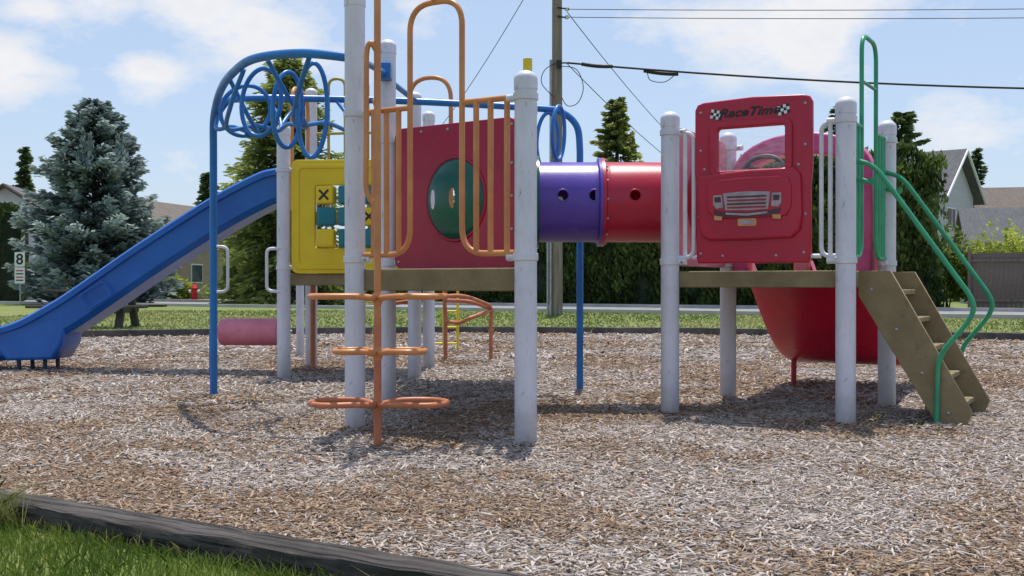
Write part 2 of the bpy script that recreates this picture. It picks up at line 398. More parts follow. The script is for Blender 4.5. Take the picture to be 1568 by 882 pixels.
def blades(name,x,y,h,wd,rnd,mat,lean=.4,z0=0.0):
    N=len(x); yaw=rng.uniform(0,2*np.pi,N); la=rng.normal(0,lean,N); lb=rng.normal(0,lean,N)
    s=np.stack([np.cos(yaw),np.sin(yaw),np.zeros(N)],1)*(wd/2)[:,None]; b=np.stack([x,y,np.full(N,z0)],1)
    mid=b+np.stack([la*h*.35,lb*h*.35,h*.6],1); tip=b+np.stack([la*h,lb*h,h*.92],1)
    V=np.stack([b-s,b+s,mid+s*.7,tip,mid-s*.7],1)
    return fastmesh(name,V,5,[(0,1,2,3,4)],rnd,mat)
m_blade=leafmat('grass_blades',(.07,.14,.018),(.24,.31,.06),.35)
m_dry=leafmat('dry_grass',(.12,.18,.035),(.42,.38,.17),.3)
def outside(x,y,off):
    rx=x-q0.x; ry=y-q0.y; return (rx*(-d.y)+ry*d.x)*-1>off
n=80000; x=rng.uniform(-3.3,.6,n); y=rng.uniform(2.2,5.2,n); m=outside(x,y,.085); x=x[m];y=y[m]; n=len(x)
g1=blades('blades',x,y,rng.uniform(.018,.06,n),rng.uniform(.0025,.0055,n),np.clip(vnoise(x,y,3,9)*.7+rng.uniform(-.2,.4,n),0,1),m_blade,.5)
n=1100; cl=rng.integers(0,5,n); x=-2.02+np.array([-.12,0,.10,-.22,.05])[cl]+rng.normal(0,.035,n); y=4.33-(x+2.02)*.62-.10+np.array([0,-.06,0,-.03,-.10])[cl]+rng.normal(0,.02,n)
m=outside(x,y,.06); x=x[m];y=y[m];n=len(x)
g2=blades('tuft',x,y,rng.uniform(.05,.19,n),rng.uniform(.002,.0045,n),rng.random(n),m_dry,.85)
n=900; x=rng.uniform(-2.6,.3,n); y=q0.y+(x-q0.x)*d.y/d.x-.10+rng.normal(0,.02,n); m=outside(x,y,.078); x=x[m];y=y[m];n=len(x)
g5=blades('border_tufts',x,y,rng.uniform(.03,.09,n),rng.uniform(.002,.004,n),rng.random(n),m_dry,.6)
n=35000; x=rng.uniform(-14,14,n); y=rng.uniform(17,37,n); m=(~inpoly(x,y,chip_poly))&(y+.585*x<35.6)&(np.abs(x)<.5*y); x=x[m];y=y[m];n=len(x)
g3=blades('far_blades',x,y,rng.uniform(.02,.06,n),rng.uniform(.02,.05,n),np.clip(vnoise(x,y,.6,11)*1.1-.15+rng.uniform(-.2,.2,n),0,1),m_dry,.6)
n=5000; t=rng.uniform(0,1,n); i=rng.integers(1,8,n); cp=np.array(chip_poly); pa=cp[i]; pb=cp[i+1]; pp=pa+(pb-pa)*t[:,None]; 
g4=blades('edge_blades',pp[:,0]+rng.normal(0,.10,n),pp[:,1]+.12+rng.normal(0,.1,n),rng.uniform(.06,.18,n),rng.uniform(.012,.03,n),rng.random(n),m_dry,.4)
# a few weeds coming up through the chips
n=140; cl=rng.integers(0,7,n); wx=np.array([2.45,2.9,3.35,2.6,-4.6,-3.9,-5.4])[cl]; wy=np.array([7.35,8.6,7.9,7.0,17.6,18.2,16.9])[cl]
g6=blades('weeds',wx+rng.normal(0,.03,n),wy+rng.normal(0,.03,n),rng.uniform(.03,.08,n),rng.uniform(.006,.012,n),rng.random(n)*.5,m_blade,.7)
group('grass',(-1.5,3.5,0),[g1,g2,g3,g4,g5,g6])

def strip(name,o0,o1,z,mat,h=None):
    P=[(-150,o0+.585*150),(90,o0-.585*90),(90,o1-.585*90),(-150,o1+.585*150)]
    if h: return prism(name,P,z,z+h,mat,0)
    return mesh(name,[(a,b,z) for a,b in P],[(0,1,2,3)],mat)
m_asph=M('asphalt',(.26,.26,.27),(.22,.22,.225),.8,.9,200,.3,dirt=(.15,.15,.15),dlo=.6,dhi=.7)
m_conc=M('concrete',(.46,.45,.43),(.38,.37,.35),2,.9,80,.2)
strip('road',36.4,44.9,.004,m_asph)
strip('kerb',36.1,36.4,0,m_conc,.11); strip('kerb',44.9,45.2,0,m_conc,.12)
m_line=M('road_paint',(.6,.58,.5),(.45,.43,.38),6,.8)
strip('road_marking',40.5,40.64,.009,m_line)

# ------------------------------------------------------------ play structure
parts=[]
def post(p,h,r=.064):
    ps=[(r,-.1),(r,h-.115),(r+.004,h-.11),(r+.004,h-.055)]
    for a in range(10,91,10):
        aa=math.radians(a); ps.append(((r+.004)*math.cos(aa)+.0005,h-.055+.055*math.sin(aa)))
    o=lathe('post',ps,m_post,Matrix.Translation((p[0],p[1],0))); parts.append(o)
def clamp(p,z,dirs=((1,0),)):
    parts.append(lathe('clamp',[(.066,z-.022),(.072,z-.018),(.072,z+.018),(.066,z+.022)],m_cream,Matrix.Translation((p[0],p[1],0)),seg=28))
    for dd in dirs:
        v=Vector((dd[0],dd[1],0)).normalized()
        a=Vector((p[0],p[1],z)); parts.append(tube('clamp_ear',[[a+v*.06,a+v*.12]],.022,m_cream))
        side=Vector((v.y,-v.x,0)); parts.append(lathe('clamp_bolt',[(.011,0),(.010,.008),(.004,.011)],m_steel,Matrix.Translation(a+v*.095+side*.020)@side.to_track_quat('Z','Y').to_matrix().to_4x4(),seg=8))
u=(U.x,U.y); nu=(-U.x,-U.y); v_=(Vv.x,Vv.y); nv=(-Vv.x,-Vv.y)
for p,h in ((A,2.13),(B,2.765),(C,2.77),(A2,2.2),(A3,2.1),(Dp,2.74),(E,2.76),(F,2.44),(G,3.05),(P1,2.13),(P2,2.13),(P3,2.13),(P4,2.13)): post(p,h)
# small label and scuffs on the near post
parts.append(tube('yellow_cap',[[(A2[0],A2[1],2.15),(A2[0],A2[1],2.47)]],.032,m_yellow))
for z in (1.07,1.98): clamp(A,z,(nu,)); clamp(B,z,(u,)); clamp(P1,z,(u,)); clamp(P2,z,(nu,v_)); clamp(P4,z,(nv,))
for z in (1.07,2.0): clamp(C,z,((1,-.5),)); clamp(F,z,((1,0),)); clamp(Dp,z,((-1,0),)); clamp(P3,z,(u,))
clamp(G,1.9,((-1,0),))
def inset(poly,k): 
    cx=sum(p[0] for p in poly)/len(poly); cy=sum(p[1] for p in poly)/len(poly)
    return [(cx+(p[0]-cx)*k,cy+(p[1]-cy)*k) for p in poly]
parts.append(prism('deck',inset([P1,P2,P4,P3],.985),.892,1.005,m_deck))
parts.append(prism('deck',inset([A,A2,A3,C,B],.985),.875,1.010,m_deck))
parts.append(prism('deck',inset([C,A3,(.1,10.4),Dp],.97),.90,1.006,m_deck))
parts.append(prism('deck',inset([F,Dp,E,G],.985),.90,1.012,m_deck))
parts.append(prism('raised_deck',[(-2.15,11.0),(-1.3,11.0),(-1.3,11.9),(-2.15,11.9)],1.55,1.64,m_deck))
for pp in ((-2.10,11.05),(-1.35,11.05)):
    parts.append(box('strut',(pp[0],pp[1],1.28),(.05,.05,.54),m_deck))

def ab(t,z,off=0): 
    q=L2(A,B,t); return (q[0]-Vv.x*off,q[1]-Vv.y*off,z)
ro=.0175
g=[]
g.append(fillet([ab(.06,1.095),ab(.35,1.095),ab(.35,2.60),ab(.655,2.60),ab(.655,1.095),ab(.94,1.095)],.16,10))
g.append([ab(.06,1.985),ab(.35,1.985)]); g.append([ab(.655,1.985),ab(.94,1.985)])
for t in (.10,.19,.27,.725,.80,.88): g.append([ab(t,1.095),ab(t,1.985)])
parts.append(tube('orange_guard_rail',g,ro,m_orange))
d0=(A2[0]-C[0],A2[1]-C[1]); Ld=math.hypot(*d0)
mw=frame((C[0],C[1],0),d0)
hc=(Ld*.52,1.53)
outer=rr(.09,1.03,Ld-.085,2.075,.07)
parts.append(plate('porthole_panel',[outer,circ(hc[0],hc[1],.265,.295,48)],.035,m_redd,mw))
rim=[mw@Vector((a,b,.018)) for a,b in circ(hc[0],hc[1],.27,.30,48)]
parts.append(tube('porthole_rim',[rim],.013,m_redd,True))
nr,na=44,120; vs=[];fs=[]
for i in range(nr+1):
    r=i/nr
    for k_ in range(na):
        a=2*math.pi*k_/na; vs.append((hc[0]+.268*r*math.cos(a),hc[1]+.298*r*math.sin(a),.10*(1-r*r)**.5 if r<1 else 0))
for i in range(nr):
    for k_ in range(na):
        l=(k_+1)%na; q=[vs[i*na+k_],vs[(i+1)*na+l]]; cx=(q[0][0]+q[1][0])/2-hc[0]; cy=(q[0][1]+q[1][1])/2-hc[1]
        if any(((cx-ox)/.026)**2+((cy)/.072)**2<1 for ox in (-.165,.03)): continue
        fs.append((i*na+k_,i*na+l,(i+1)*na+l,(i+1)*na+k_))
o=mesh('porthole_bubble',vs,fs,m_dgreen,60); o.matrix_world=mw; parts.append(o)
bolts=[]
for a in (.13,Ld-.12):
    for b in (1.08,1.3,1.53,1.76,2.03): bolts.append((a,b))
for a in (.35,.6,.85): bolts.append((a,2.04))
for a,b in bolts:
    parts.append(lathe('bolt',[(.012,0),(.010,.006),(.004,.009)],m_steel,mw@Matrix.Translation((a,b,.017)),seg=10))
mw2=frame((A2[0],A2[1],0),(A3[0]-A2[0],A3[1]-A2[1]))
parts.append(plate('tunnel_panel',[rr(.09,1.03,1.17,2.03,.07),circ(.70,1.53,.29,None,40)],.03,m_redd,mw2))
mw3=frame((P3[0],P3[1],0),(P1[0]-P3[0],P1[1]-P3[1]))
parts.append(plate('tunnel_panel',[rr(.09,1.05,1.14,2.03,.07),circ(.60,1.53,.30,None,40)],.03,m_pink,mw3))
mwf=frame((F[0],F[1],0),(Dp[0]-F[0],Dp[1]-F[1]))
parts.append(plate('game_panel',[rr(.085,1.02,1.16,2.09,.06),rr(.30,1.25,.94,1.86,.03)],.05,m_yellow,mwf))
parts.append(plate('game_panel_rib',[rr(.12,1.06,1.125,2.05,.05),rr(.15,1.09,1.095,2.02,.05)],.03,m_yellow,mwf@Matrix.Translation((0,0,.022))))
for i,xx in enumerate((.41,.62,.83)):
    parts.append(tube('game_rod',[[mwf@Vector((xx,1.24,0)),mwf@Vector((xx,1.87,0))]],.012,m_steel))
for j,zz in enumerate((1.35,1.555,1.76)):
    for i,xx in enumerate((.41,.62,.83)):
        mt=m_yellow if (i,j) in ((0,2),(0,0),(2,1)) else m_teal
        a=[0,.25,-.2][(i+j)%3]
        parts.append(box('game_block',None,(.175,.175,.12),mt,mw=mwf@Matrix.Translation((xx,zz,0))@Matrix.Rotation(a,4,'Y'),bev=.02))
        if (i,j) in ((0,2),(2,1)):
            for s in (1,-1):
                parts.append(box('cross_mark',None,(.13,.020,.004),m_black,mw=mwf@Matrix.Translation((xx,zz,0))@Matrix.Rotation(a,4,'Y')@Matrix.Translation((0,0,.063+.001*s))@Matrix.Rotation(s*math.pi/4,4,'Z'),bev=0))
parts.append(tube('orange_arch',[fillet([(-.93,10.0,1.1),(-.93,10.0,2.78),(-.55,9.9,2.78),(-.55,9.9,1.1)],.2,8)]+[fillet([(-2.2,11.0,1.65),(-2.2,11.0,2.9),(-2.17,11.7,2.9),(-2.17,11.7,1.65)],.2,8)]+[[(-2.2,11.0,2.3),(-2.19,10.6,2.3)]],.02,m_orange))
parts.append(tube('yellow_guard_rail',[fillet([(xx,12.0,1.65),(xx,12.0,3.15),(xx+.18,12.0,3.15),(xx+.18,12.0,1.65)],.09,8) for xx in (-2.0,-1.75)]+[[(-2.15,12,2.55),(-.95,11.8,2.55)]]+[[(xx,11.95,1.65),(xx,11.95,2.55)] for xx in (-1.45,-1.3,-1.15)],.016,M('olive_yellow_paint',(.46,.35,.05),(.35,.28,.05),5,.45)))
for xx,yy,mt,rad in ((-2.62,13.6,m_post,.05),(-2.1,11.6,m_orange_w,.028)):
    parts.append(tube('leg',[[(xx,yy,0),(xx,yy,1.0)]],rad,mt))

# ---- race-car panel on P1-P2
dR=(P2[0]-P1[0],P2[1]-P1[1]); LR=math.hypot(*dR)
mr=frame((P1[0],P1[1],0),dR)
x0=.168*LR; W_=.79; z0=1.068; Hh=1.095
def LP(px,py): return (x0+(px-1069)/170*W_, z0+(401-py)/251*Hh)
def lrr(a,b,c,d_,r): 
    p=LP(a,d_); q=LP(c,b); return rr(p[0],p[1],q[0],q[1],r)
outl=[(x0+.02,z0),(x0+.01,z0+.03),(x0+.012,z0+.5),(x0+.0,z0+.62),(x0+0,z0+Hh-.05),(x0+.015,z0+Hh-.02),(x0+.05,z0+Hh-.008),(x0+W_/2,z0+Hh+.006),(x0+W_-.05,z0+Hh-.008),(x0+W_-.015,z0+Hh-.02),(x0+W_,z0+Hh-.05),(x0+W_,z0+.62),(x0+W_-.012,z0+.5),(x0+W_-.01,z0+.03),(x0+W_-.02,z0)]
win=lrr(1099,190,1205,261,.035)
rp=[plate('panel_board',[outl,win],.05,m_red,mr,.012)]
rp.append(plate('window_frame',[lrr(1092,184,1212,267,.05),win],.03,m_red,mr@Matrix.Translation((0,0,.03)),.008))
hood=[LP(*p) for p in ((1078,268),(1105,266),(1150,263),(1195,263),(1215,262),(1223,272),(1225,330),(1222,352),(1212,362),(1150,364),(1092,364),(1082,358),(1078,345))]
rp.append(plate('hood',[hood],.045,m_red,mr@Matrix.Translation((0,0,.034)),.016))
hin=[LP(*p) for p in ((1090,278),(1112,275),(1150,273),(1195,273),(1208,276),(1212,286),(1212,318),(1206,330),(1150,333),(1102,331),(1092,322))]
rp.append(plate('hood_relief',[hin],.03,m_red,mr@Matrix.Translation((0,0,.054)),.010))
zt=.071
def dec(nm,pts,mt,z=zt,th=.004): rp.append(plate(nm,[pts],th,mt,mr@Matrix.Translation((0,0,z)),.0006))
dec('grille_back',[LP(*p) for p in ((1114,295),(1150,293),(1184,295),(1181,321),(1150,322),(1118,321))],m_lgray)
for k_ in range(4):
    yy=300+k_*5.5; dec('grille_bar',[LP(1120,yy),LP(1179,yy),LP(1178,yy+2.2),LP(1121,yy+2.2)],m_redd if k_%2 else m_dgray,zt+.004)
dec('headlight',[LP(*p) for p in ((1099,298),(1112,297),(1114,317),(1104,318),(1099,312))],m_lgray)
dec('headlight',[LP(*p) for p in ((1187,297),(1200,297),(1200,312),(1196,318),(1186,317))],m_lgray)
m_amb=M('amber_decal',(.65,.32,.13),(.55,.24,.10),9,.4)
dec('headlight_inner',[LP(*p) for p in ((1101,301),(1110,300),(1111,308),(1102,308))],m_dgray,zt+.004)
dec('headlight_inner',[LP(*p) for p in ((1189,300),(1198,301),(1197,308),(1189,308))],m_dgray,zt+.004)
dec('bumper',[LP(*p) for p in ((1099,320),(1112,323),(1150,326),(1186,323),(1200,320),(1198,327),(1186,331),(1150,333.5),(1112,331),(1101,327))],m_dgray)
dec('bumper_stripe',[LP(*p) for p in ((1118,325),(1150,327.5),(1181,325),(1180,328),(1150,330.5),(1119,328))],m_lgray,zt+.004)
for xx in (1100,1187): dec('turn_lamp',[LP(xx,329),LP(xx+13,331),LP(xx+12,337),LP(xx+1,336)],m_amb)
rp.append(plate('number_plate',[lrr(1136,335,1163,346,.01)],.012,m_amb,mr@Matrix.Translation((0,0,.060)),.002))
rp.append(plate('number_plate_inner',[lrr(1139,337.5,1160,343.5,.004)],.004,m_lgray,mr@Matrix.Translation((0,0,.068)),.0006))
tcu=bpy.data.curves.new('title','FONT'); tcu.body='RaceTime'; tcu.size=.082; tcu.shear=.35; tcu.extrude=.001; tcu.offset=.0022; tcu.align_x='CENTER'; tcu.space_character=1.05
tob=link(bpy.data.objects.new('title',tcu),m_black)
tob.matrix_world=mr@Matrix.Translation((LP(1149,0)[0],LP(0,175)[1],.028))@Matrix.Diagonal((1.22,1,1,1)); rp.append(tob)
for cx,sg in ((1101,-1),(1200,1)):
    for i in range(4):
        for j in range(3):
            c=LP(cx+(i-1.5)*4.2+(sg*.8*j),170+(j-1)*4.6-sg*(i-1.5)*1.2)
            rp.append(box('flag_check',None,(.0195,.0200,.002),m_black if (i+j)%2 else m_white,mw=mr@Matrix.Translation((c[0],c[1],.0275)),bev=0))
for xx,yy in ((1076,165),(1232,163),(1076,388),(1230,388),(1076,225),(1232,225),(1082,255),(1222,255),(1074,330),(1232,330),(1110,392),(1190,392)):
    c=LP(xx,yy); rp.append(lathe('bolt',[(.010,0),(.009,.005),(.004,.008)],m_steel,mr@Matrix.Translation((c[0],c[1],.024)),seg=10))
m_cl,ntc,bc,oc=newmat('scratched_clear_plastic')
tr=ntc.nodes.new('ShaderNodeBsdfTransparent'); df=ntc.nodes.new('ShaderNodeBsdfTranslucent'); df.inputs[0].default_value=(.7,.7,.75,1)
ms=ntc.nodes.new('ShaderNodeMixShader'); vn=coords(ntc,(1,1,4)); nn_=noise(ntc,14,7,vn,.7); ntc.links.new(maprange(ntc,nn_.outputs[0],.40,.75,.02,.30),ms.inputs[0])
ms2=ntc.nodes.new('ShaderNodeMixShader'); ms2.inputs[0].default_value=.03; gl=ntc.nodes.new('ShaderNodeBsdfGlossy'); gl.inputs['Roughness'].default_value=.12
ntc.links.new(tr.outputs[0],ms.inputs[1]); ntc.links.new(df.outputs[0],ms.inputs[2]); ntc.links.new(ms.outputs[0],ms2.inputs[1]); ntc.links.new(gl.outputs[0],ms2.inputs[2]); ntc.links.new(ms2.outputs[0],oc.inputs[0])
a=LP(1094,266); b=LP(1210,186)
rp.append(mesh('windshield',[mr@Vector(p) for p in ((a[0],a[1],-.028),(b[0],a[1],-.028),(b[0],b[1],-.028),(a[0],b[1],-.028))],[(0,1,2,3)],m_cl))
sc_=LP(1160,257); mwS=mr@Matrix.Translation((sc_[0],sc_[1]+.0,-.14))@Matrix.Rotation(math.radians(-18),4,'X')
rp.append(tube('steering_wheel',[[mwS@Vector((.14*math.cos(t/28*2*math.pi),.105*math.sin(t/28*2*math.pi),0)) for t in range(28)]],.016,m_black,True))
rp.append(tube('wheel_spokes',[[mwS@Vector((.135*math.cos(aa),.10*math.sin(aa),0)),mwS@Vector((0,0,-.02))] for aa in (.4,2.74,4.7)],.014,m_black))
rp.append(tube('steering_column',[[mwS@Vector((0,0,-.02)),mr@Vector((sc_[0],1.45,-.03))]],.02,m_black))
parts+=rp
def rp3(t,z): q=L2(P1,P2,t); return (q[0],q[1],z)
g=[fillet([rp3(.04,1.97),rp3(.145,1.97),rp3(.145,1.10),rp3(.04,1.10)],.07),[rp3(.092,1.97),rp3(.092,1.10)],
   fillet([rp3(.96,1.97),rp3(.87,1.97),rp3(.87,1.10),rp3(.96,1.10)],.07),[rp3(.918,1.97),rp3(.918,1.10)],[rp3(.14,1.10),rp3(.87,1.10)]]
parts.append(tube('cream_guard_rail',g,.015,m_cream))
mh=frame((P3[0],P3[1],0),(P4[0]-P3[0],P4[1]-P3[1]))
arch=[(.09,1.02),(.09,1.80)]+[(.6+.51*math.cos(math.radians(a)),1.80+.26*math.sin(math.radians(a))) for a in range(172,7,-12)]+[(1.12,1.80),(1.12,1.02),(1.04,1.02)]+[(1.04,1.74)]+[(.6+.44*math.cos(math.radians(a)),1.74+.20*math.sin(math.radians(a))) for a in range(10,171,16)]+[(.16,1.74),(.16,1.02)]
parts.append(plate('slide_hood',[arch],.16,m_mag,mh,.02))
parts.append(plate('hood_divider',[[(.56,1.02),(.57,1.5),(.63,1.5),(.64,1.02)]],.10,m_pink,mh,.02))
def ge(t,z): q=L2(P2,P4,t); return (q[0],q[1],z)
g=[fillet([ge(.07,1.985),ge(.35,1.985)],.02),fillet([ge(.07,1.10),ge(.35,1.10),ge(.35,2.62),ge(.70,2.62),ge(.70,1.10),ge(.94,1.10)],.13,9),
   [ge(.70,1.985),ge(.94,1.985)]]+[[ge(t,1.10),ge(t,1.985)] for t in (.13,.20,.275,.77,.84,.90)]
parts.append(tube('green_guard_rail',g,.0155,m_green))
parts.append(tube('green_bar',[[ge(.35,2.3),ge(.70,2.3)]],.012,m_green))
def sp(s,wv,z):
    q=Vector(L2(P2,P4,.20))+U*(s+.03)+Vv*wv; return (q.x,q.y,z)
Wst=.84
strg=[(0,1.0),(.20,1.0),(.70,.10),(.66,.005),(.50,.005),(0,.84)]
for wv in (0,Wst):
    parts.append(plate('stringer',[strg],.03,m_stair,frame(sp(0,wv,0),u),.004))
    for s_,z_ in ((.08,.88),(.24,.62),(.40,.34),(.56,.09)):
        parts.append(lathe('bolt',[(.011,0),(.010,.006),(.004,.009)],m_steel,frame(sp(0,wv,0),u)@Matrix.Translation((s_,z_,.0145)),seg=10))
for i,zz in enumerate((.86,.67,.48,.29,.11)):
    s0=.09+(.90-zz)*.53
    c=sp(s0,Wst/2,zz); parts.append(box('tread',c,(.20,Wst-.04,.035),m_stair,rz=math.atan2(U.y,U.x)))
for wv in (-.035,Wst+.035):
    parts.append(tube('green_handrail',[fillet([sp(-.03,wv,1.74),sp(.10,wv,1.70),sp(.72,wv,.80),sp(.70,wv,.70),sp(.50,wv,.45),sp(.49,wv,-.05)],.10,8),
       fillet([sp(-.02,wv,1.62),sp(.09,wv,1.58),sp(.09,wv,1.62)],.02)],.0165,m_green))
group('play_structure',(0,8,0),parts)

# ---- loop climber
pc=Vector((-.746,6.1,0))
lp=[]
lp.append(tube('pole',[fillet([(pc.x,pc.y,.72),(pc.x,pc.y,2.78),(-.58,6.4,2.82),(-.46,6.57,2.61)],.22,10)],.0195,m_orange))
lp.append(tube('pole_base',[[(pc.x,pc.y,-.1),(pc.x,pc.y,.73)]],.0215,m_orange_w))
lp.append(tube('handle',[fillet([(pc.x,pc.y,2.20),(pc.x-.035,pc.y-.02,2.26),(pc.x-.06,pc.y,2.22),(pc.x-.065,pc.y,1.42),(pc.x,pc.y,1.33)],.06,6)],.015,m_orange))
lp.append(tube('upper_bar',[fillet([(pc.x,pc.y,1.93),(-.80,6.4,1.985),ab(.85,1.985)],.1)],.016,m_orange))
for z,wl,wr,dp,mt in ((.258,.36,.375,.30,m_orange_w),(.545,.23,.255,.22,m_orange),(.848,.36,.37,.26,m_orange)):
    for sg,wd_ in ((-1,wl),(1,wr)):
        pts=[(pc.x+sg*.012,pc.y-.01,z-.012),(pc.x+sg*wd_*.30,pc.y-dp*.40,z),(pc.x+sg*wd_*.75,pc.y-dp*.5,z),(pc.x+sg*wd_,pc.y-dp*.2,z),(pc.x+sg*wd_,pc.y+dp*.2,z),(pc.x+sg*wd_*.75,pc.y+dp*.5,z),(pc.x+sg*wd_*.30,pc.y+dp*.40,z)]
        lp.append(tube('step_loop',[smooth(pts,8,True)],.0165,mt,True))
    lp.append(lathe('weld_collar',[(.021,z-.05),(.029,z-.03),(.029,z+.005),(.021,z+.02)],mt,Matrix.Translation((pc.x,pc.y,0)),seg=20))
group('loop_climber',pc,lp)

# ---- monkey bars
mb=[]
r1=smooth([(-.98,7.0,2.35),(-1.35,7.08,2.40),(-1.72,7.35,2.42),(-1.98,7.8,2.41),(-2.2,8.3,2.37),(-2.37,8.75,2.24),(-2.415,8.9,2.02)],8)+[Vector((-2.415,8.9,-.1))]
mb.append(tube('front_rail_and_post',[r1],.030,m_blue))
r2=smooth([(-2.30,8.55,2.33),(-2.12,8.85,2.41),(-1.7,9.05,2.44),(-.8,9.2,2.44),(.2,9.3,2.40),(.42,9.33,2.37),(.55,9.33,2.25),(.576,9.33,2.05)],8)+[Vector((.576,9.33,-.1))]
mb.append(tube('back_rail_and_post',[r2],.029,m_blue))
lo=[]
for (ax,ay),(bx,by),ph in (((-1.30,7.1),(-1.45,9.1),0),((-1.62,7.3),(-1.72,9.05),1),((-1.85,7.6),(-2.0,8.95),0),((-2.05,8.0),(-2.2,8.75),1)):
    a=Vector((ax,ay,2.40)); b=Vector((bx,by,2.43)); m_=(a+b)/2; e=(b-a); side=Vector((e.y,-e.x,0)).normalized()*(.11 if ph else -.11)
    lo.append(smooth([a,a+e*.12+Vector((0,0,-.22))+side,a+e*.35+Vector((0,0,-.36))+side*1.6,a+e*.55+Vector((0,0,-.30)),a+e*.78+Vector((0,0,-.30))-side*1.2,a+e*.93+Vector((0,0,-.16))-side,b],8))
for (cx,cy,cz,rx,rz_,yaw) in ((-2.02,8.35,2.23,.19,.19,.5),(-1.80,7.9,2.22,.16,.24,-.3),(-1.55,7.6,2.12,.13,.26,.9),(-1.36,7.5,2.10,.10,.32,.2),(.30,9.3,2.12,.10,.24,.4),(.38,9.0,2.15,.12,.22,1.1)):
    lo.append([Vector((cx+rx*math.cos(t)*math.cos(yaw),cy+rx*math.cos(t)*math.sin(yaw),cz+rz_*math.sin(t)+.03*math.cos(t))) for t in np.linspace(0,2*math.pi,37)])
mb.append(tube('hanging_loops',lo,.0165,m_blue))
mb.append(box('bracket',(-.95,8.22,2.50),(.10,.12,.12),m_blue))
mb.append(tube('cross_bar',[[(-.98,7.0,2.35),(-.95,8.3,2.50)],[(-.95,8.3,2.47),(-.8,9.2,2.44)]],.022,m_blue))
group('monkey_bars',(-2.4,8.9,0),mb)

# ---- crawl tunnel with real port holes (built as grid patches around each opening)
def tunnel():
    R=.300; out=[]; zc=1.53; yc=8.28
    def section(xa,xb,holes,mt):
        T=.012
        th_h=[math.asin(.03/R),math.pi-math.asin(.03/R)]
        hr=.044
        nx=int((xb-xa-.12)/.006); na=314
        x0_=xa+.06; x1_=xb-.06
        prof=[(R-T,xa),(R+.032,xa),(R+.034,xa+.022),(R+.003,xa+.032),(R,x0_)]
        prof2_=[(R,x1_),(R+.003,xb-.032),(R+.034,xb-.022),(R+.032,xb-.001),(R-T,xb-.001)]
        for pr in (prof,prof2_):
            n=len(pr); sg=72; v=[];f=[]
            for r,x in pr:
                for k_ in range(sg):
                    a=2*math.pi*k_/sg; v.append((x,yc-r*math.cos(a),zc+r*math.sin(a)))
            for i in range(n-1):
                for k_ in range(sg):
                    l=(k_+1)%sg; f.append((i*sg+k_,i*sg+l,(i+1)*sg+l,(i+1)*sg+k_))
            out.append(mesh('section_rim',v,f,mt,35))
        for rad in (R,R-T):
            v=[];f=[]
            idx={}
            for i in range(nx+1):
                for j in range(na):
                    x=x0_+(x1_-x0_)*i/nx; a=2*math.pi*j/na
                    for hx in holes:
                        for th in th_h:
                            dx_=x-hx; da=((a-th+math.pi)%(2*math.pi)-math.pi)*R; r_=math.hypot(dx_,da)
                            if hr-.0075<r_<hr:
                                s_=hr/r_; x=hx+dx_*s_; a=th+da*s_/R
                    v.append((x,yc-rad*math.cos(a),zc+rad*math.sin(a))); idx[(i,j)]=(x,a)
            for i in range(nx):
                for j in range(na):
                    l=(j+1)%na; q=[(i,j),(i,l),(i+1,l),(i+1,j)]; bad=False
                    for hx in holes:
                        for th in th_h:
                            for c in q:
                                x,a=idx[c]; da=((a-th+math.pi)%(2*math.pi)-math.pi)*R
                                if math.hypot(x-hx,da)<hr*.97: bad=True
                    if not bad: f.append(tuple(c[0]*na+c[1] for c in q))
            out.append(mesh('section_shell',v,f,mt,60))
        for hx in holes:
            for th in th_h:
                pts=[]
                for k_ in range(32):
                    b=2*math.pi*k_/32; a=th+hr*math.sin(b)/R; pts.append(Vector((hx+hr*math.cos(b),yc-(R-.004)*math.cos(a),zc+(R-.004)*math.sin(a))))
                out.append(tube('hole_rim',[pts],.0065,mt,True,3))
    section(.14,.665,(.37,.60),m_purple); section(.665,1.44,(.895,1.12),m_red)
    out.append(lathe('end_flange',[(R+.001,.165),(R+.05,.168),(R+.05,.20),(R+.001,.204)],m_dgreen,Matrix.Translation((0,8.28,1.53))@Matrix.Rotation(math.pi/2,4,'Y'),seg=64,closed=True))
    for k_ in range(14):
        a=2*math.pi*k_/14
        out.append(lathe('flange_bolt',[(.009,0),(.009,.012),(.003,.015)],m_steel,Matrix.Translation((.69,8.28+.318*math.cos(a),1.53+.318*math.sin(a)))@Matrix.Rotation(math.pi/2,4,'Y'),seg=8))
    group('crawl_tunnel',(.7,8.28,1.2),out)
tunnel()

# ---- blue slide
prof=[(-.33,-.05),(-.335,0),(-.30,.022),(-.265,.012),(-.25,-.03),(-.22,-.22),(-.15,-.27),(.15,-.27),(.22,-.22),(.25,-.03),(.265,.012),(.30,.022),(.335,0),(.33,-.05),(.285,-.06),(.265,-.27),(.2,-.325),(-.2,-.325),(-.265,-.27),(-.285,-.06)]
pth=smooth([(-2.22,11.5,2.08),(-2.42,11.5,2.07),(-2.62,11.5,2.01),(-3.05,11.5,1.78),(-3.75,11.52,1.34),(-4.4,11.55,.90),(-4.75,11.56,.68),(-5.1,11.57,.50),(-5.45,11.58,.42),(-5.85,11.6,.40)],8)
sl=[sweep('chute',prof,pth,m_slide,40)]
ft=[(-5.36,.42),(-4.62,.54),(-4.66,.30),(-4.74,.17),(-5.18,.16),(-5.30,.30)]
sl.append(plate('foot',[ft],.54,m_slide,frame((0,11.55,0),(1,0)),.035))
sl.append(tube('slide_leg',[[(xx,yy,-.05),(xx,yy,.2)] for xx in (-5.12,-4.85) for yy in (11.42,11.74)],.022,M('dark_blue_steel',(.03,.05,.10),(.05,.06,.08),5,.5)))
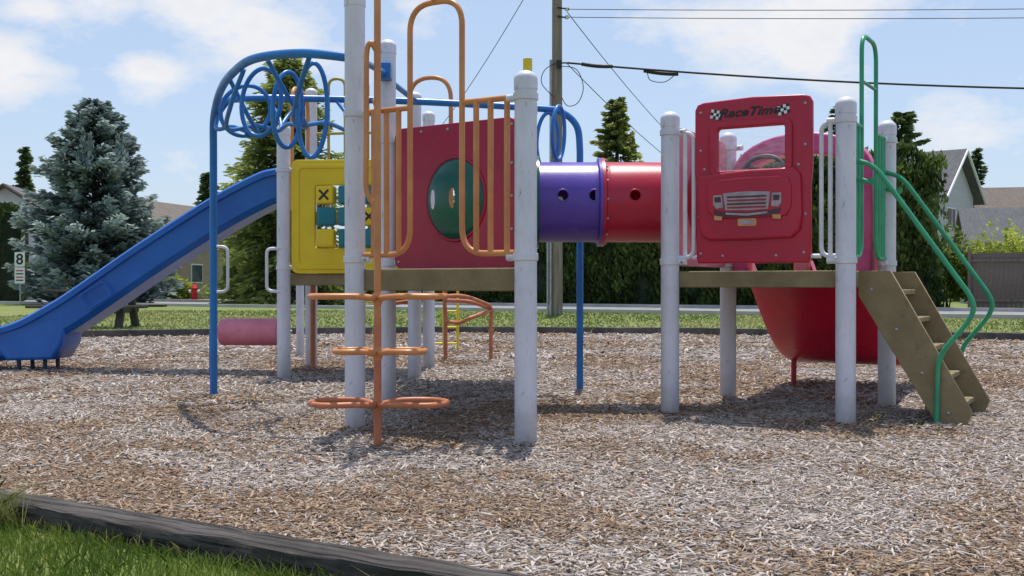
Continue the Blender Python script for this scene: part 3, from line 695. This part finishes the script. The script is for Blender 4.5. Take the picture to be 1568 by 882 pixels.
pm=Vector((-4.25,11.205,.80)); sl.append(plate('moulded_badge',[rr(-.15,-.085,.15,.085,.03),rr(-.14,-.075,.14,.075,.025)],.012,m_slide,Matrix.Translation(pm)@frame((0,0,0),(1,0))@Matrix.Rotation(math.radians(32),4,'Z'),.002))
group('playground_slide',(-5,11.5,0),sl)

prof2=[(-.56,-.04),(-.565,.0),(-.53,.02),(-.50,.0),(-.47,-.17),(-.42,-.20),(-.07,-.20),(-.03,-.10),(.03,-.10),(.07,-.20),(.42,-.20),(.47,-.17),(.50,0),(.53,.02),(.565,0),(.56,-.04),(.515,-.05),(.50,-.21),(.44,-.24),(-.44,-.24),(-.50,-.21),(-.515,-.05)]
mid=Vector(L2(P3,P4,.5))
def q2(s,z): p=mid+Vv*s; return (p.x,p.y,z)
rs=[sweep('chute',prof2,smooth([q2(.03,1.20),q2(.18,1.18),q2(.40,1.02),q2(.70,.76),q2(1.0,.56),q2(1.25,.47),q2(1.6,.44),q2(1.85,.45)],8),m_reds,40)]
for s in (-.42,.42):
    p=mid+Vv*1.18+U*s; rs.append(tube('slide_leg',[[(p.x,p.y,-.05),(p.x,p.y,.28)]],.024,m_redd))
group('playground_slide',(mid.x,mid.y,0),rs)

# ---- log roll with handles
lr=[]
rx=Matrix.Translation((-2.92,11.0,.435))@Matrix.Rotation(math.pi/2,4,'Y')
lr.append(lathe('roller',[(.04,0),(.115,.004),(.132,.02),(.136,.06),(.136,.54),(.132,.58),(.115,.598),(.04,.602)],m_pink,rx,seg=40))
lr.append(tube('axle',[[(-3.0,11.0,.435),(-2.2,11.0,.435)]],.02,m_steel))
lr.append(tube('axle_post',[[(-3.0,11.0,-.05),(-3.0,11.0,.45)]],.03,m_blue))
lr.append(tube('grab_handle',[fillet([(-2.415,8.9,1.22),(-2.30,8.9,1.215),(-2.30,8.9,.855),(-2.415,8.9,.85)],.05)],.013,m_cream))
lr.append(tube('grab_handle',[fillet([(-2.18,10.45,1.25),(-2.33,10.45,1.25),(-2.33,10.45,.85),(-2.18,10.45,.84)],.05)],.016,m_cream))
group('log_roll',(-2.6,11,0),lr)

rc=[tube('rail',[smooth([(-.78,12.9,.0),(-.78,12.9,.5),(-.78,12.9,.84),(-.60,12.8,.88),(-.45,12.6,.92)],6),
   smooth([(-.25,13,.0),(-.25,13,.4),(-.25,13,.62),(-.35,12.8,.70),(-.6,12.4,.78),(-.95,12.2,.74),(-1.3,12.3,.7)],6),
   smooth([(-.78,12.9,.48),(-.62,12.8,.46),(-.48,12.7,.52),(-.25,13,.60)],6),smooth([(-.78,12.9,.72),(-.5,13.1,.70),(-.25,13,.62)],6)],.024,m_orange_w)]
group('arch_climber',(-.5,13,0),rc)
yl=[tube('ladder_rails',[[(-.93,15,-.05),(-.93,15,.85)],[(-.74,15,-.05),(-.74,15,.85)]],.018,m_yellow),
    tube('ladder_rungs',[[(-.93-.15*(k_==0),15,.1+k_*.22),(-.74,15,.1+k_*.22)] for k_ in range(4)],.014,m_yellow)]
group('yellow_ladder',(-.83,15,0),yl)

# ------------------------------------------------------------ utility poles & wires
def upole(x,y,h):
    o=[lathe('pole_shaft',[(.165,-.3),(.16,2),(.14,h-.02),(.10,h)],m_pole,Matrix.Translation((x,y,0)),seg=20)]
    o.append(box('crossarm',(x,y-.17,h-.6),(2.4,.09,.12),m_pole))
    for dx_ in (-1.05,-.4,.4,1.05): o.append(lathe('insulator',[(.02,0),(.05,.03),(.03,.06),(.05,.09),(.02,.14)],m_cream,Matrix.Translation((x+dx_,y-.17,h-.54)),seg=12))
    for zz in (8.62,8.85,9.3): o.append(lathe('spool_insulator',[(.02,0),(.06,.02),(.035,.06),(.06,.10),(.02,.12)],m_cream,Matrix.Translation((x+.28,y-.16,zz-.06)),seg=12))
    o.append(tube('conduit',[[(x-.27,y-.05,0),(x-.27,y-.05,2.2)],[(x-.19,y-.1,0),(x-.19,y-.1,7.4)]],.035,m_steel))
    o.append(tube('pole_bracket',[[(x-.3,y-.05,1.9),(x,y,1.9)],[(x,y-.16,8.9),(x+.35,y-.16,8.85)],[(x,y-.16,8.65),(x+.3,y-.16,8.6)],[(x,y-.16,7.3),(x+.35,y-.16,7.3)]],.025,m_wire))
    o.append(box('junction_box',(x+.05,y-.2,7.25),(.14,.14,.22),m_wire))
    group('utility_pole',(x,y,0),o)
PX,PY=1.31,32
upole(PX,PY,11.2); upole(38,31,11.2)
def span(a,b,sag,n=30):
    a=Vector(a);b=Vector(b); return [a.lerp(b,i/n)+Vector((0,0,-4*sag*(i/n)*(1-i/n))) for i in range(n+1)]
wr=[tube('power_lines',[span((PX+.3,PY-.16,8.85),(38,31,9.3),.25),span((PX+.3,PY-.16,8.62),(38,31,9.0),.25),span((PX-1,PY-.17,10.7),(38,31,10.7),1.0),span((PX+.2,PY-.16,9.3),(38,31,9.9),.3)],.011,m_wire,res=2),
    tube('trunk_cable',[span((PX+.3,PY-.16,7.3),(38,31,7.2),.82)],.030,m_wire,res=2),
    tube('splice_case',[span((PX+.7,PY-.16,7.27),(PX+1.6,PY-.16,7.2),.03,6),span((PX+2.5,PY-.14,7.08),(PX+3.5,PY-.14,6.98),.03,6)],.055,m_wire),
    tube('service_drops',[span((PX,PY,10.9),(-6,55,6.0),.7),span((PX+.3,PY,8.8),(12,62,6.6),.5),span((PX+.3,PY,7.3),(12.5,62,5.6),.5)],.012,m_wire,res=2),
    tube('slack_loops',[smooth([(PX+.1,PY-.2,7.2),(PX+.55,PY-.2,7.1),(PX+.75,PY-.2,6.6),(PX+.6,PY-.2,6.15),(PX+.3,PY-.2,6.05),(PX+.12,PY-.2,6.3)],8),smooth([(PX+.1,PY-.2,7.35),(PX-.35,PY-.2,7.1),(PX-.45,PY-.2,6.7),(PX-.1,PY-.2,6.3)],8),
      smooth([(PX+2.6,PY-.14,7.05),(PX+2.7,PY-.14,6.8),(PX+3.1,PY-.14,6.75),(PX+3.4,PY-.14,6.95)],6)],.012,m_wire,res=2)]
group('overhead_wires',(PX,PY,8),wr)

# ------------------------------------------------------------ street things
sgx,sgy=-20.5,45.8
sg=[tube('sign_post',[[(sgx,sgy+.05,-.1),(sgx,sgy+.05,2.25)]],.03,m_steel),
    plate('sign_board',[rr(-.21,1.62,.21,2.22,.03)],.012,m_white,frame((sgx,sgy,0),(1,0)),.002),
    plate('sign_board',[rr(-.21,.92,.21,1.58,.03)],.012,m_white,frame((sgx,sgy,0),(1,0)),.002)]
t8=bpy.data.curves.new('digit','FONT'); t8.body='8'; t8.size=.62; t8.extrude=.002; t8.offset=.012; t8.align_x='CENTER'
o8=link(bpy.data.objects.new('digit',t8),m_black); o8.matrix_world=frame((sgx,sgy-.01,0),(1,0))@Matrix.Translation((0,1.72,0)); sg.append(o8)
for k_,zz in enumerate((1.45,1.32,1.18,1.05)): sg.append(box('sign_text_line',(sgx,sgy-.012,zz),(.30,.004,.05),m_hyd if k_ in (0,2) else m_black,bev=0))
group('parking_sign',(sgx,sgy,0),sg)
hx,hy=-16.0,55.4
hp=Matrix.Translation((hx,hy,0))
hy_=[lathe('barrel',[(.22,0),(.22,.05),(.16,.07),(.15,.62),(.19,.64),(.19,.69),(.16,.72),(.12,.82),(.05,.88),(.05,.95)],m_hyd,hp,seg=24),
     lathe('side_nozzle',[(.08,0),(.08,.54),(.03,.56)],m_white,hp@Matrix.Translation((-.27,0,.52))@Matrix.Rotation(math.pi/2,4,'Y'),seg=16),
     lathe('front_nozzle',[(.10,0),(.10,.24),(.03,.26)],m_hyd,hp@Matrix.Translation((0,0,.48))@Matrix.Rotation(math.pi/2,4,'X'),seg=16)]
group('fire_hydrant',(hx,hy,0),hy_)
pt=[]; bx,by=-8.75,23
for k_ in range(4): pt.append(box('top_plank',(bx,by-.28+k_*.185,.76),(1.95,.165,.05),m_picnic))
for sy_ in (-.62,.62):
    for k_ in (0,1): pt.append(box('seat_plank',(bx+.1,by+sy_+(k_-.5)*.15,.44),(2.4,.13,.05),m_picnic))
for sx in (-.65,.65):
    pt.append(box('seat_support',(bx+sx,by,.36),(.09,1.5,.10),m_picnic)); pt.append(box('table_support',(bx+sx,by,.69),(.09,.7,.09),m_picnic))
    for s in (-1,1):
        pt.append(box('leg',None,(.14,.12,.82),m_picnic,mw=Matrix.Translation((bx+sx+.05,by+s*.36,.36))@Matrix.Rotation(s*.42,4,'X')))
group('picnic_table',(bx,by,0),pt)

# ------------------------------------------------------------ vegetation
def conifer(name,x,y,H,R,mat,nb=420,per=70,expo=.75,droop=.25,ll=.34,lw=.11,low=.03,tipup=.15,gap=0,tops=0,lat_=.13,zj=.05,rv=.2,tone_=.22):
    C_=[];D_=[];rn=[]; limbs=[]
    for i in range(nb):
        t=low+(1-low)*(i/nb)**1.05; h=t*H
        az=i*2.39996+rng.uniform(-.3,.3); Lb=R*(1-t)**expo*rng.uniform(.92-rv,.92+rv)+.18
        if rng.random()<gap: Lb*=.55
        n=max(10,int(per*(.35+.65*Lb/R))); s=rng.uniform(.12,1,n)**.7
        lat=rng.normal(0,lat_,n)*Lb*(1.15-s*.8)+rng.normal(0,.04,n)
        zz=np.maximum(.05,h-droop*Lb*s+tipup*Lb*s**3+rng.normal(0,zj,n)-np.abs(lat)*.25)
        ca,sa=math.cos(az),math.sin(az)
        px=x+ca*Lb*s-sa*lat; py=y+sa*Lb*s+ca*lat
        C_.append(np.stack([px,py,zz],1))
        D_.append(np.stack([ca-sa*np.sign(lat)*.7+rng.normal(0,.25,n),sa+ca*np.sign(lat)*.7+rng.normal(0,.25,n),-droop*.9+rng.normal(.12,.3,n)],1))
        tone=rng.uniform(-tone_,tone_); rn.append(np.clip(-.05+.75*s**2+tone+rng.normal(0,.14,n),0,1))  # shade inside the crown is painted in: inner leaves darker, tips lighter
        if i%2==0: limbs.append([(x,y,h),(x+ca*Lb*.5,y+sa*Lb*.5,h-droop*Lb*.5),(x+ca*Lb*.92,y+sa*Lb*.92,max(.05,h-droop*Lb*.9+tipup*Lb*.78))])
    for k_ in range(tops):
        a=rng.uniform(0,6.28); rr_=R*rng.uniform(.08,.5); hx_=H*(1.0-.42*rr_/R)*rng.uniform(.95,1.0); n=110
        s=rng.uniform(0,1,n); C_.append(np.stack([x+rr_*math.cos(a)+rng.normal(0,.16,n)*(1-s+.05),y+rr_*math.sin(a)+rng.normal(0,.16,n)*(1-s+.05),hx_-1.3+1.5*s],1))
        D_.append(np.stack([rng.normal(0,.5,n),rng.normal(0,.5,n),np.full(n,.9)],1)); rn.append(rng.uniform(.4,1,n))
    C_=np.concatenate(C_);D_=np.concatenate(D_);rn=np.concatenate(rn); n=len(C_)
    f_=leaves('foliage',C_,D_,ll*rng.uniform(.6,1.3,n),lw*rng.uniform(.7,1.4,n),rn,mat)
    tr_=lathe('trunk',[(.03*H,-.2),(.022*H,.5),(.014*H,H*.5),(.003*H+.01,H*.99)],m_bark,Matrix.Translation((x,y,0)),seg=12)
    lb=tube('limbs',limbs,.03,m_bark,res=1)
    group(name,(x,y,0),[f_,tr_,lb])
lm_spruce=leafmat('blue_spruce_needles',(.06,.095,.085),(.46,.55,.53),.28)
lm_cedar=leafmat('cedar_foliage',(.09,.13,.03),(.44,.49,.13),.5)
lm_fir=leafmat('fir_foliage',(.09,.13,.03),(.46,.48,.14),.48)
lm_dark=leafmat('dark_conifer',(.06,.10,.035),(.22,.28,.10),.38)
lm_hedge=leafmat('hedge_foliage',(.035,.065,.018),(.17,.23,.055),.38)
lm_yg=leafmat('yellow_green_leaves',(.17,.24,.03),(.54,.58,.13),.45)
lm_br=leafmat('bush_leaves',(.08,.13,.028),(.28,.34,.08),.42)
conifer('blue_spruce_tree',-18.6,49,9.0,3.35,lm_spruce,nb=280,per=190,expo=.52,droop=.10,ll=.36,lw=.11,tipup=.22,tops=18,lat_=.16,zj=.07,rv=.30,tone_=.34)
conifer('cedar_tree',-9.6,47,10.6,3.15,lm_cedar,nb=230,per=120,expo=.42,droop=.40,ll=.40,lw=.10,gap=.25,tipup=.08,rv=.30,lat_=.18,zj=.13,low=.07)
conifer('fir_tree',6.3,66,12.0,2.2,lm_fir,nb=150,per=80,expo=.45,droop=.2,ll=.5,lw=.18,rv=.35,tops=5)
conifer('pine_tree',-31,70,9.6,1.6,lm_dark,nb=90,per=60,gap=.4,ll=.5,lw=.2,rv=.45)
conifer('pine_tree',-21.6,80,6.8,1.6,lm_dark,nb=110,per=40,ll=.55,lw=.25,rv=.35)
conifer('pine_tree',-20.5,74,8.4,2.0,lm_dark,nb=100,per=55,ll=.5,lw=.22,rv=.4)
conifer('pine_tree',26.2,74,12.4,2.2,lm_dark,nb=90,per=80,expo=.35,droop=.05,gap=.4,ll=.6,lw=.25,low=.35,rv=.45)
conifer('pine_tree',21.8,74,12.8,1.6,lm_dark,nb=95,per=60,expo=.5,gap=.35,ll=.6,lw=.22,rv=.45)
conifer('pine_tree',35.5,84,11.2,1.8,lm_dark,nb=95,per=55,gap=.4,ll=.6,lw=.22,rv=.45)
conifer('fir_tree',-26.5,76,6.0,1.6,lm_dark,nb=100,per=40,ll=.55,lw=.25)

def hedge(name,pts,wd,h,mat,dens=90,ll=.30,lw=.12,lump=.35,hvar=.25):
    C_=[];D_=[];rn=[];objs=[]
    for i in range(len(pts)-1):
        a=np.array(pts[i],float);b=np.array(pts[i+1],float);L_=np.linalg.norm(b-a);dd=(b-a)/L_;nn2=np.array([dd[1],-dd[0]])
        n=int(L_*(h*2+wd)*dens); s=rng.uniform(-.3,L_+.3,n)
        hh=h+(vnoise(a[0]+dd[0]*s,a[1]+dd[1]*s,.8,21)-.5)*hvar*2+(vnoise(s,s*0,2.2,22)-.5)*hvar
        sel=rng.random(n); fc=sel<(2*h)/(2*h+wd)
        side=np.where(rng.random(n)<.75,1,-1); zz=np.where(fc,rng.uniform(0,1,n)*hh,hh+rng.normal(0,.10,n))
        bulge=(vnoise(s,zz,1.1,23)-.5)*lump*2+(vnoise(s*1.0,zz,.45,24)-.5)*lump
        col_=np.abs(((s/1.15)%1)-.5)*2
        off=np.where(fc,side*(wd/2+bulge-.18*col_**3+rng.normal(0,.07,n)),rng.uniform(-wd/2,wd/2,n))
        rnd_top=np.clip((hh-zz)/.8,0,1)**.5; off=np.where(fc,off*(.55+.45*rnd_top),off*.7)
        px=a[0]+dd[0]*s+nn2[0]*off; py=a[1]+dd[1]*s+nn2[1]*off
        C_.append(np.stack([px,py,zz],1)); D_.append(np.stack([nn2[0]*side*.5+rng.normal(0,.35,n),nn2[1]*side*.5+rng.normal(0,.35,n),np.full(n,.8)+rng.normal(0,.3,n)],1))
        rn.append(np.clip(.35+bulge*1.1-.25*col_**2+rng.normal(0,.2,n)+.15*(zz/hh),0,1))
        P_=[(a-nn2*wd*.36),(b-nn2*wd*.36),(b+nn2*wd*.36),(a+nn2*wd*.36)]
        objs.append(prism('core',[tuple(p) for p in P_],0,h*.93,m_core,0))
    C_=np.concatenate(C_);D_=np.concatenate(D_);rn=np.concatenate(rn);n=len(C_)
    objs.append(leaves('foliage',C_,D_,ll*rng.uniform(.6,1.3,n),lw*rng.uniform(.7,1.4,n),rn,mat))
    group(name,(pts[0][0],pts[0][1],0),objs)
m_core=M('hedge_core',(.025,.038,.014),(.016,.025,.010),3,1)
def hl(X,o=47.2): return (X,o-.585*X)
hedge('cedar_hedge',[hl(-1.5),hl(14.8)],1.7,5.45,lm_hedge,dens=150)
hedge('hedge',[(-28.5,57),(-23.9,52.2)],1.6,4.6,lm_hedge,dens=60,ll=.4,lw=.16)
hedge('hedge',[(-15.5,61.5),(-1,56)],1.6,2.6,lm_hedge,dens=90,ll=.34,lw=.14,hvar=.8)
def bush(name,x,y,rx,ry,h,mat,n=2600,ll=.2,lw=.1,z0=0):
    a=rng.uniform(0,2*np.pi,n); e=np.arcsin(rng.uniform(-.2,1,n)); r=(.55+.45*rng.random(n)**.4)*(1+.22*np.sin(a*3+x)+.18*np.sin(a*5+e*4))
    C_=np.stack([x+rx*r*np.cos(a)*np.cos(e),y+ry*r*np.sin(a)*np.cos(e),z0+np.maximum(.03,h*.25+h*.72*r*np.sin(e))],1)
    D_=np.stack([np.cos(a)*.7+rng.normal(0,.5,n),np.sin(a)*.7+rng.normal(0,.5,n),.6+rng.normal(0,.5,n)],1)
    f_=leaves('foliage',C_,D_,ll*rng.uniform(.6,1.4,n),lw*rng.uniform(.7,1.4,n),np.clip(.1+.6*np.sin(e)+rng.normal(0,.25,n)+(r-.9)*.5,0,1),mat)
    st=tube('stems',[[(x+rng.normal(0,.08),y+rng.normal(0,.08),0),(x+rng.normal(0,.4)*rx,y+rng.normal(0,.4)*ry,z0+h*.7)] for _ in range(6)],.025,m_bark,res=1)
    group(name,(x,y,0),[f_,st])
bush('shrub',-17.6,56.8,.9,.8,1.25,lm_yg); bush('shrub',-18.9,57,.9,.8,1.0,lm_br)
bush('shrub',-13.0,55.5,1.2,.9,1.6,lm_br); bush('shrub',-11.2,55,1.2,.9,2.0,lm_dark); bush('shrub',-14.2,58,1.0,.9,3.0,lm_br)
bush('shrub',-9,55,1.3,1,2.4,lm_br); bush('shrub',-6.5,54,1.3,1,2.2,lm_dark); bush('shrub',-21.5,57,1.5,1,1.2,lm_br)
bush('shrub',18.3,41,1.6,1.3,2.75,lm_yg,3800); bush('shrub',20.9,42,1.2,1.1,2.1,lm_br); bush('shrub',16.4,41.5,.9,1,2.6,lm_br)
def broad(name,x,y,H,R,mat,n=9000):
    objs=[lathe('trunk',[(.2,-.2),(.15,1.5),(.10,H*.45),(.03,H*.8)],m_bark,Matrix.Translation((x,y,0)),seg=10)]
    C_=[];D_=[];rn=[]
    limbs=[]
    for k_ in range(26):
        a=rng.uniform(0,6.28); rr_=R*rng.uniform(.1,.85); hz_=H*rng.uniform(.35,.95); rr_*=math.sin(min(1,(1.05-hz_/H)*2.4+.25)*1.57)
        cx,cy=x+rr_*math.cos(a),y+rr_*math.sin(a); limbs.append([(x,y,hz_*.55),(cx,cy,hz_)])
        m_=n//26; v=unit(rng.normal(size=(m_,3)))*(rng.random((m_,1))**.4)*R*.34
        C_.append(np.array([cx,cy,hz_])+v*np.array([1,1,.7])); D_.append(v+rng.normal(0,.3,(m_,3))); rn.append(np.clip(.4+v[:,2]/(R*.34)*.35+rng.normal(0,.2,m_)+rng.uniform(-.15,.15),0,1))
    C_=np.concatenate(C_);D_=np.concatenate(D_);rn=np.concatenate(rn)
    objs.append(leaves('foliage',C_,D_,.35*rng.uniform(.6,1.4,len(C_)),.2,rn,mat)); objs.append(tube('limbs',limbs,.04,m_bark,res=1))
    group(name,(x,y,0),objs)
broad('birch_tree',-12.6,58,5.6,1.8,lm_br); broad('maple_tree',-5.5,60,5.5,2.6,lm_dark); broad('maple_tree',-24,66,5.2,2.6,lm_dark,6000)
broad('maple_tree',-2,70,6.5,3.2,lm_dark)
n=26000; x=rng.uniform(-110,110,n); hh=3.0+2.2*vnoise(x,x*0,.12,31)+1.6*vnoise(x,x*0,.4,32); z=rng.random(n)*hh
leaves('distant_trees',np.stack([x,112+rng.normal(0,2.5,n),z],1),rng.normal(size=(n,3)),1.3*rng.uniform(.6,1.3,n),.8,np.clip(z/hh*.6+rng.normal(0,.2,n)+.1,0,1),lm_dark)

# ------------------------------------------------------------ houses
def house(name,x,y,rz,wd,dp,hw,hr,wall,roof,tudor=False,zb=0,ov=.5,win=((-.25,1.4),(.25,1.4)),chim=False):
    T=Matrix.Translation((x,y,zb))@Matrix.Rotation(rz,4,'Z'); o=[]
    a=wd/2;b=dp/2
    vs=[(-a,-b,0),(a,-b,0),(a,b,0),(-a,b,0),(-a,-b,hw),(a,-b,hw),(a,b,hw),(-a,b,hw),(0,-b,hw+hr),(0,b,hw+hr)]
    fs=[(0,1,5,8,4),(1,2,6,5),(2,3,7,9,6),(3,0,4,7)]
    q=mesh('walls',vs,fs,wall); q.matrix_world=T; o.append(q)
    sl_=hr/a; rv=[];rf=[]
    for s in (-1,1):
        e=a+ov; k0=len(rv); t_=.16
        rv+=[(s*e,-b-ov,hw-sl_*ov+.03),(0,-b-ov,hw+hr+.03),(0,b+ov,hw+hr+.03),(s*e,b+ov,hw-sl_*ov+.03),(s*e,-b-ov,hw-sl_*ov+.03+t_),(0,-b-ov,hw+hr+.03+t_),(0,b+ov,hw+hr+.03+t_),(s*e,b+ov,hw-sl_*ov+.03+t_)]
        rf+=[tuple(k0+i for i in f_) for f_ in ((0,1,2,3),(4,5,6,7),(0,1,5,4),(2,3,7,6),(3,0,4,7))]
    q=mesh('roof',rv,rf,roof); q.matrix_world=T; o.append(q)
    for s in (-1,1):
        q=tube('barge_board',[[T@Vector((s*(a+ov),-b-ov-.03,hw-sl_*ov+.06)),T@Vector((0,-b-ov-.03,hw+hr+.07))]],.08,m_white if not tudor else m_brownb,res=1); o.append(q)
    for wx,wz in win:
        c=T@Matrix.Translation((wx*wd,-b-.02,wz))
        o.append(box('window_frame',None,(1.3,.08,1.15),m_white,mw=c,bev=.01)); o.append(box('window_glass',None,(1.14,.04,.99),m_glass,mw=c@Matrix.Translation((0,-.035,0)),bev=0))
        o.append(box('window_mullion',None,(.05,.03,.99),m_white,mw=c@Matrix.Translation((0,-.065,0)),bev=0))
    for wy in (-.25,.2):
        for s in (-1,1):
            c=T@Matrix.Translation((s*(a+.02),wy*dp,1.5)); o.append(box('window_frame',None,(.08,1.3,1.15),m_white,mw=c,bev=.01)); o.append(box('window_glass',None,(.04,1.14,.99),m_glass,mw=c@Matrix.Translation((s*.035,0,0)),bev=0))
    o.append(box('door',None,(.95,.08,2.05),m_brownb,mw=T@Matrix.Translation((0,-b-.03,1.03)),bev=.01))
    if tudor:
        for k_ in range(7): 
            xx=(-.48+k_*.16)*wd; o.append(box('timber_stud',None,(.16,.05,hw),m_brownb,mw=T@Matrix.Translation((xx,-b-.028,hw/2)),bev=0))
        o.append(box('timber_rail',None,(wd,.06,.18),m_brownb,mw=T@Matrix.Translation((0,-b-.036,hw)),bev=0)); o.append(box('timber_rail',None,(wd,.06,.18),m_brownb,mw=T@Matrix.Translation((0,-b-.036,hw*.45)),bev=0))
        for s in (-1,1): o.append(box('timber_stud',None,(.16,.05,hr*.6),m_brownb,mw=T@Matrix.Translation((s*wd*.16,-b-.028,hw+hr*.3)),bev=0))
        for k_ in range(5): o.append(box('timber_stud',None,(.05,.16,hw),m_brownb,mw=T@Matrix.Translation((a+.028,(-.45+k_*.22)*dp,hw/2)),bev=0))
    if chim: o.append(box('chimney',None,(.8,.8,2.2),m_tan,mw=T@Matrix.Translation((a*.3,1,hw+hr)),bev=.02))
    group(name,(x,y,zb),o)
house('tudor_house',-29.0,66,.15,7.0,9,4.1,2.2,m_stucco,m_roof,True)
house('bungalow_house',-21.3,68,-.25,6.6,9,3.7,2.0,m_tan,m_roofb,False,win=((-.3,1.5),(.3,1.5)))
house('gray_house',20.4,60.6,.88,5.4,8,5.6,2.2,m_siding,m_roof,win=((-.2,4.3),(.22,4.3),(-.25,1.5)))
house('garden_house',23.6,50,1.30,4.2,5.5,2.7,1.5,m_siding,m_roof,win=((-.28,1.6),(.28,1.6)),ov=.35)
house('shingle_house',31.0,62,1.35,8,9,3.9,2.3,m_stucco,m_roofb,win=((-.25,2.0),(.25,2.0)))

fp=[]
a=Vector(hl(15.6,46.6)); b=Vector(hl(30,46.6)); L_=(b-a).length; dd=(b-a)/L_; ang=math.atan2(dd.y,dd.x); k_=0; s=0
while s<L_:
    c=a+dd*s; hh_=1.95+random.uniform(-.02,.02); fp.append(box('plank',(c.x,c.y,hh_/2),(.138,.025,hh_),m_fence,rz=ang,bev=0)); s+=.145
for k_ in range(0,9):
    c=a+dd*(k_*1.9)+Vector((dd.y,-dd.x))*.07; fp.append(box('fence_post',(c.x,c.y,1.04),(.11,.11,2.08),m_fence,rz=ang,bev=.01))
for zz in (.35,1.7):
    c=(a+b)/2+Vector((dd.y,-dd.x))*.045; fp.append(box('rail',(c.x,c.y,zz),(L_,.05,.1),m_fence,rz=ang,bev=0))
group('wooden_fence',(a.x,a.y,0),fp)
